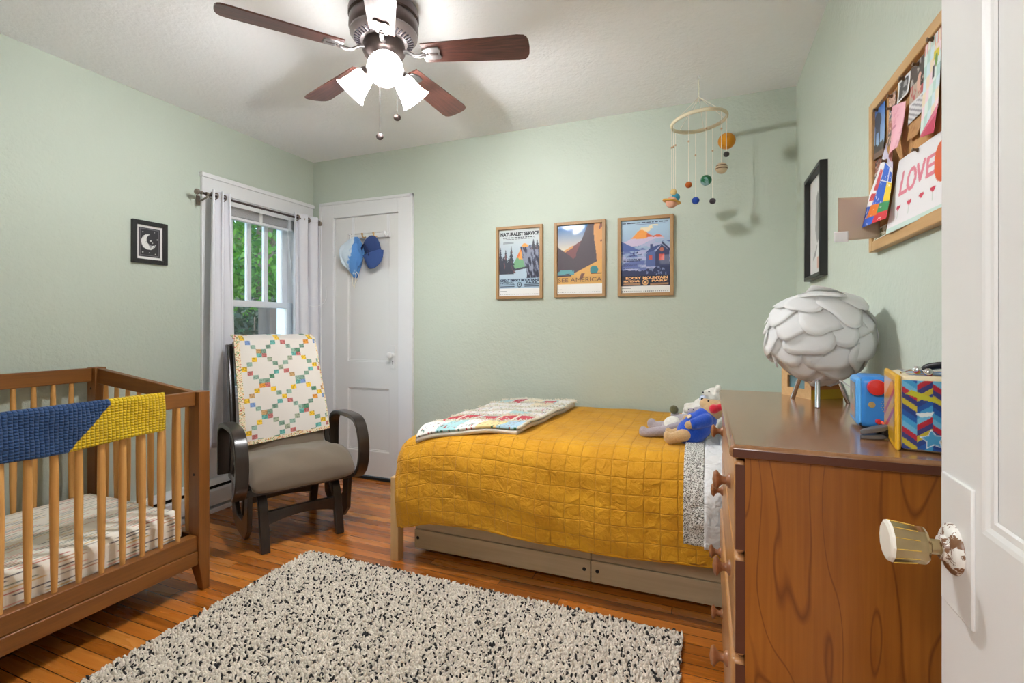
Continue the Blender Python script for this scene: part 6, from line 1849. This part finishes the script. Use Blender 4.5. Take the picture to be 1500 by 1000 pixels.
jm.ball(tuple(bp(0.012, 0, 0.0)), 0.0624, 18, 12); jm.ball(tuple(bp(0.045, 0, 0.002)), 0.0606, 18, 12); jm.ball(tuple(bp(0.08, 0, 0.002)), 0.0516, 18, 12)
for s_ in (-1, 1): limb(jm, bp(0.085, s_ * 0.038, 0.004), bp(0.046, s_ * 0.060, 0.026), 0.0282, 0.0242)
jm.build('jumper', plush_mat('blue_jumper', (24, 78, 190), 0.08), bear, remesh=0.005, smooth=180)
MB(axis_M(bp(0.05, -0.022, 0.0495), fB - sB * 0.5)).lathe([(0, 0), (0.0105, 0), (0.0105, 0.003), (0.007, 0.004), (0, 0.0035)], 18).build('button', plush_mat('cream_patch', (226, 206, 170)), bear, smooth=50)
hm = MB()
for s_ in (-1, 1): limb(hm, bp(0.150, -0.036, 0.004), bp(0.158 + 0.026 * s_, -0.044, 0.004 - 0.012 * s_), 0.010, 0.021)
hm.ball(tuple(bp(0.152, -0.043, 0.006)), 0.0156, 12, 8)
hm.build('bow', plush_mat('red_felt', (206, 26, 50), 0.1), bear, remesh=0.004, smooth=180)
ey = MB()
for s_ in (-1, 1): ey.ball(tuple(bp(0.138, s_ * 0.014, 0.044)), 0.0041, 8, 6)
ey.ball(tuple(bp(0.127, 0.006, 0.0605)), 0.0060, 10, 8); ey.build('eyes_and_nose', M['black'], bear)
# grey plush lying behind it
G0 = Vector((-0.165, 2.40, 0.70)); gb = thing('plush_rabbit', 'grey plush rabbit with a white belly lying beside the tan bear', 'plush toy', (G0.x, G0.y, 0.66))
g = MB(); g.ball((G0.x + 0.02, G0.y, 0.712), (0.055, 0.048, 0.044), 18, 12); g.ball((G0.x + 0.065, G0.y + 0.01, 0.735), (0.048, 0.042, 0.042), 16, 12); g.ball((G0.x + 0.125, G0.y + 0.02, 0.775), (0.037, 0.037, 0.036), 16, 12); g.ball((G0.x + 0.10, G0.y + 0.0, 0.79), (0.02, 0.018, 0.018), 12, 10)
limb(g, (G0.x - 0.01, G0.y - 0.03, 0.70), (G0.x - 0.10, G0.y - 0.055, 0.688), 0.026, 0.021); g.ball((G0.x - 0.112, G0.y - 0.055, 0.694), (0.02, 0.02, 0.026), 12, 8)
limb(g, (G0.x + 0.0, G0.y + 0.035, 0.71), (G0.x - 0.075, G0.y + 0.06, 0.70), 0.026, 0.022); g.ball((G0.x - 0.085, G0.y + 0.06, 0.71), (0.022, 0.02, 0.028), 12, 8)
limb(g, (G0.x + 0.085, G0.y - 0.03, 0.745), (G0.x + 0.005, G0.y - 0.055, 0.72), 0.019, 0.016); limb(g, (G0.x + 0.08, G0.y + 0.035, 0.745), (G0.x + 0.02, G0.y + 0.035, 0.765), 0.018, 0.016)
limb(g, (G0.x + 0.14, G0.y + 0.0, 0.80), (G0.x + 0.175, G0.y - 0.005, 0.835), 0.014, 0.010); limb(g, (G0.x + 0.14, G0.y + 0.04, 0.80), (G0.x + 0.175, G0.y + 0.05, 0.835), 0.014, 0.010)
g.build('body', grey, gb, remesh=0.005, smooth=180)
MB().ball((G0.x + 0.018, G0.y - 0.012, 0.725), (0.043, 0.043, 0.042), 18, 12).build('belly_patch', cream, gb, smooth=180)
MB().ball((G0.x + 0.02, G0.y + 0.03, 0.79), (0.02, 0.02, 0.021), 14, 10).build('olive_pom_pom', plush_mat('olive_yarn', (96, 94, 60), 0.25), gb, smooth=180)
e2 = MB(); e2.ball((G0.x + 0.108, G0.y - 0.018, 0.803), 0.0034, 8, 6); e2.ball((G0.x + 0.088, G0.y - 0.004, 0.8), 0.004, 8, 6); e2.build('eyes_and_nose', M['black'], gb)
# white bear behind with a blue printed bow
W0 = Vector((-0.035, 2.50, 0.745)); wb_ = thing('plush_bear', 'white plush bear with a blue printed bow lying against the pillow', 'plush toy', (W0.x, W0.y, 0.68))
w = MB(); w.ball((W0.x - 0.02, W0.y, 0.75), (0.06, 0.055, 0.05), 18, 12); w.ball((W0.x + 0.02, W0.y, 0.80), (0.05, 0.05, 0.045), 18, 12); w.ball((W0.x + 0.065, W0.y, 0.855), (0.043, 0.043, 0.04), 18, 12); w.ball((W0.x + 0.035, W0.y - 0.02, 0.868), (0.021, 0.02, 0.018), 12, 10)
for s_ in (-1, 1):
    w.ball((W0.x + 0.085, W0.y + s_ * 0.034, 0.892), 0.015, 10, 8); limb(w, (W0.x + 0.01, W0.y + s_ * 0.04, 0.80), (W0.x - 0.055, W0.y + s_ * 0.055, 0.79), 0.02, 0.017); limb(w, (W0.x - 0.04, W0.y + s_ * 0.03, 0.735), (W0.x - 0.12, W0.y + s_ * 0.045, 0.715), 0.025, 0.021)
w.build('body', cream, wb_, remesh=0.005, smooth=180)
bwm = MB(); 
for s_ in (-1, 1): bwm.ball((W0.x + 0.018, W0.y - 0.045 + s_ * 0.018, 0.845), (0.016, 0.02, 0.014), 12, 8)
bwm.ball((W0.x + 0.015, W0.y - 0.047, 0.845), 0.009, 10, 8)
bwm.build('bow', felt('blue_white_print', (96, 128, 190), (220, 226, 236), 120, 0.5), wb_, smooth=180)
e3 = MB(); e3.ball((W0.x + 0.044, W0.y - 0.036, 0.879), 0.0036, 8, 6); e3.ball((W0.x + 0.018, W0.y - 0.03, 0.873), 0.0045, 8, 6); e3.build('eyes_and_nose', M['black'], wb_)

# ------------------------------------------------------------------ outside the window
struct('ground', MB().box((-17, -3, -0.9), (XL - WT - 0.02, 16, -0.82)), plain('lawn_ground', (96, 116, 62), 1.0, vary=0.3), smooth=0)
def leaf_mat(name, c, c2):
    t = NT(name); v = t.coord(); n = t.noise(v, 2.2, 3)
    t.base(t.ramp(n, [(0.35, lin(c)), (0.65, lin(c2))])); t.set(Roughness=0.55)
    tr = t.n.new('ShaderNodeBsdfTranslucent'); tr.inputs[0].default_value = lin(c2) + (1,)
    mx = t.n.new('ShaderNodeMixShader'); mx.inputs[0].default_value = 0.4
    t.link(t.b.outputs[0], mx.inputs[1]); t.link(tr.outputs[0], mx.inputs[2]); t.link(mx.outputs[0], t.n['Material Output'].inputs[0]); return t.m
lm1, lm2, lm3 = leaf_mat('bright_leaves', (40, 82, 34), (100, 146, 48)), leaf_mat('mid_leaves', (36, 72, 50), (74, 116, 78)), leaf_mat('dark_leaves', (28, 40, 28), (56, 70, 46))
bark = plain('grey_bark', (112, 98, 84), 0.95, bump=0.8, bscale=14, vary=0.3)
def foliage(name, label, c, rad, n, lm, size, trunk=None, group=None):
    t = thing(name, label, 'tree' if trunk else 'shrub', (c[0], c[1], -0.82), 0, group)
    q = np.random.default_rng(abs(hash(str(c))) % 1000 if False else int(abs(c[0] * 100 + c[1] * 10)))
    d = q.normal(0, 1, (n, 3)); d /= np.linalg.norm(d, axis=1)[:, None]; rr = q.uniform(0.45, 1.0, n) ** 0.6
    P = d * rr[:, None] * np.array(rad) + np.array(c) + q.normal(0, 0.05, (n, 3))
    m = MB()
    for p in P:
        if p[2] < -0.8 or p[0] > XL - WT - 0.12: continue
        a = Vector(q.normal(0, 1, 3)).normalized(); b = a.cross(Vector(q.normal(0, 1, 3))).normalized(); s_ = size * q.uniform(0.6, 1.3)
        p = Vector(p); 
        i = len(m.v); m.v += [p - a * s_, p + b * s_ * 0.45, p + a * s_, p - b * s_ * 0.45]; m.f.append((i, i + 1, i + 2, i + 3)); m.mi.append(0)
    m.build('foliage', lm, t, smooth=0)
    st = MB()
    if trunk: st.tube([(trunk[0], trunk[1], -0.82), (trunk[0] + 0.03, trunk[1], 0.4), (trunk[0], trunk[1] + 0.05, c[2])], [trunk[2] * 1.15, trunk[2], trunk[2] * 0.7], 14)
    for k in range(6):
        e = Vector(P[k * 37 % n]); b0 = Vector((trunk[0], trunk[1], c[2] - rad[2] * 0.4)) if trunk else Vector((c[0], c[1], -0.82))
        st.tube([b0, (b0 + e) / 2 + Vector((0, 0, 0.1)), e], [0.03, 0.02, 0.006], 6)
    st.build('trunk' if trunk else 'branches', bark, t, smooth=60)
foliage('garden_tree', 'leafy bright green tree filling the upper window panes', (-6.2, 5.4, 2.75), (1.3, 1.8, 1.45), 12000, lm1, 0.06, (-6.3, 5.5, 0.16), 'garden trees')
foliage('garden_tree', 'darker tree rising behind the bright one outside the window', (-11.3, 9.4, 3.2), (1.5, 3.0, 2.4), 9000, lm2, 0.14, (-11.3, 9.4, 0.2), 'garden trees')
foliage('garden_shrub', 'dark shrub seen through the lower window pane', (-5.3, 4.5, 0.55), (0.5, 1.1, 1.0), 4200, lm3, 0.05)
foliage('garden_shrub', 'mid green hedge bush behind the dark shrub outside', (-8.7, 7.2, 0.5), (0.9, 2.2, 1.2), 4200, lm2, 0.09)
gp = thing('garden_post', 'weathered brown wooden post outside the lower window pane', 'post', (-4.6, 4.13, -0.82))
MB().box((-4.69, 4.04, -0.82), (-4.51, 4.22, 1.40)).build('post', wood('weathered_wood', (92, 78, 66), (66, 56, 48), 2, 0.9), gp, bevel=0.006)
hs = thing('neighbor_house', 'pale blue clapboard house beyond the garden shrubs', 'house', (-14.0, 9.5, -0.82))
m = MB()
m.box((-15.4, 6.0, -0.82), (-13.8, 14.0, 2.6))
for k in range(16): m.box((-13.8, 6.0, -0.8 + k * 0.21), (-13.77, 14.0, -0.8 + k * 0.21 + 0.18))
m.build('wall', plain('pale_blue_siding', (150, 166, 196), 0.8), hs, smooth=0)
r_ = MB(frame_M((0, 5.7, 0), (1, 0, 0), (0, 1, 0), (0, 0, 1))); r_.prism([(-15.5, 2.6), (-13.4, 2.6), (-15.5, 4.0)], 8.6); r_.build('roof', plain('grey_shingle', (110, 106, 104), 0.9), hs, smooth=0)
for y in (8.0, 11.2): MB().box((-13.77, y, 0.3), (-13.74, y + 0.9, 1.7)).build('window', plain('house_window_dark', (70, 80, 96), 0.2), hs, smooth=0)
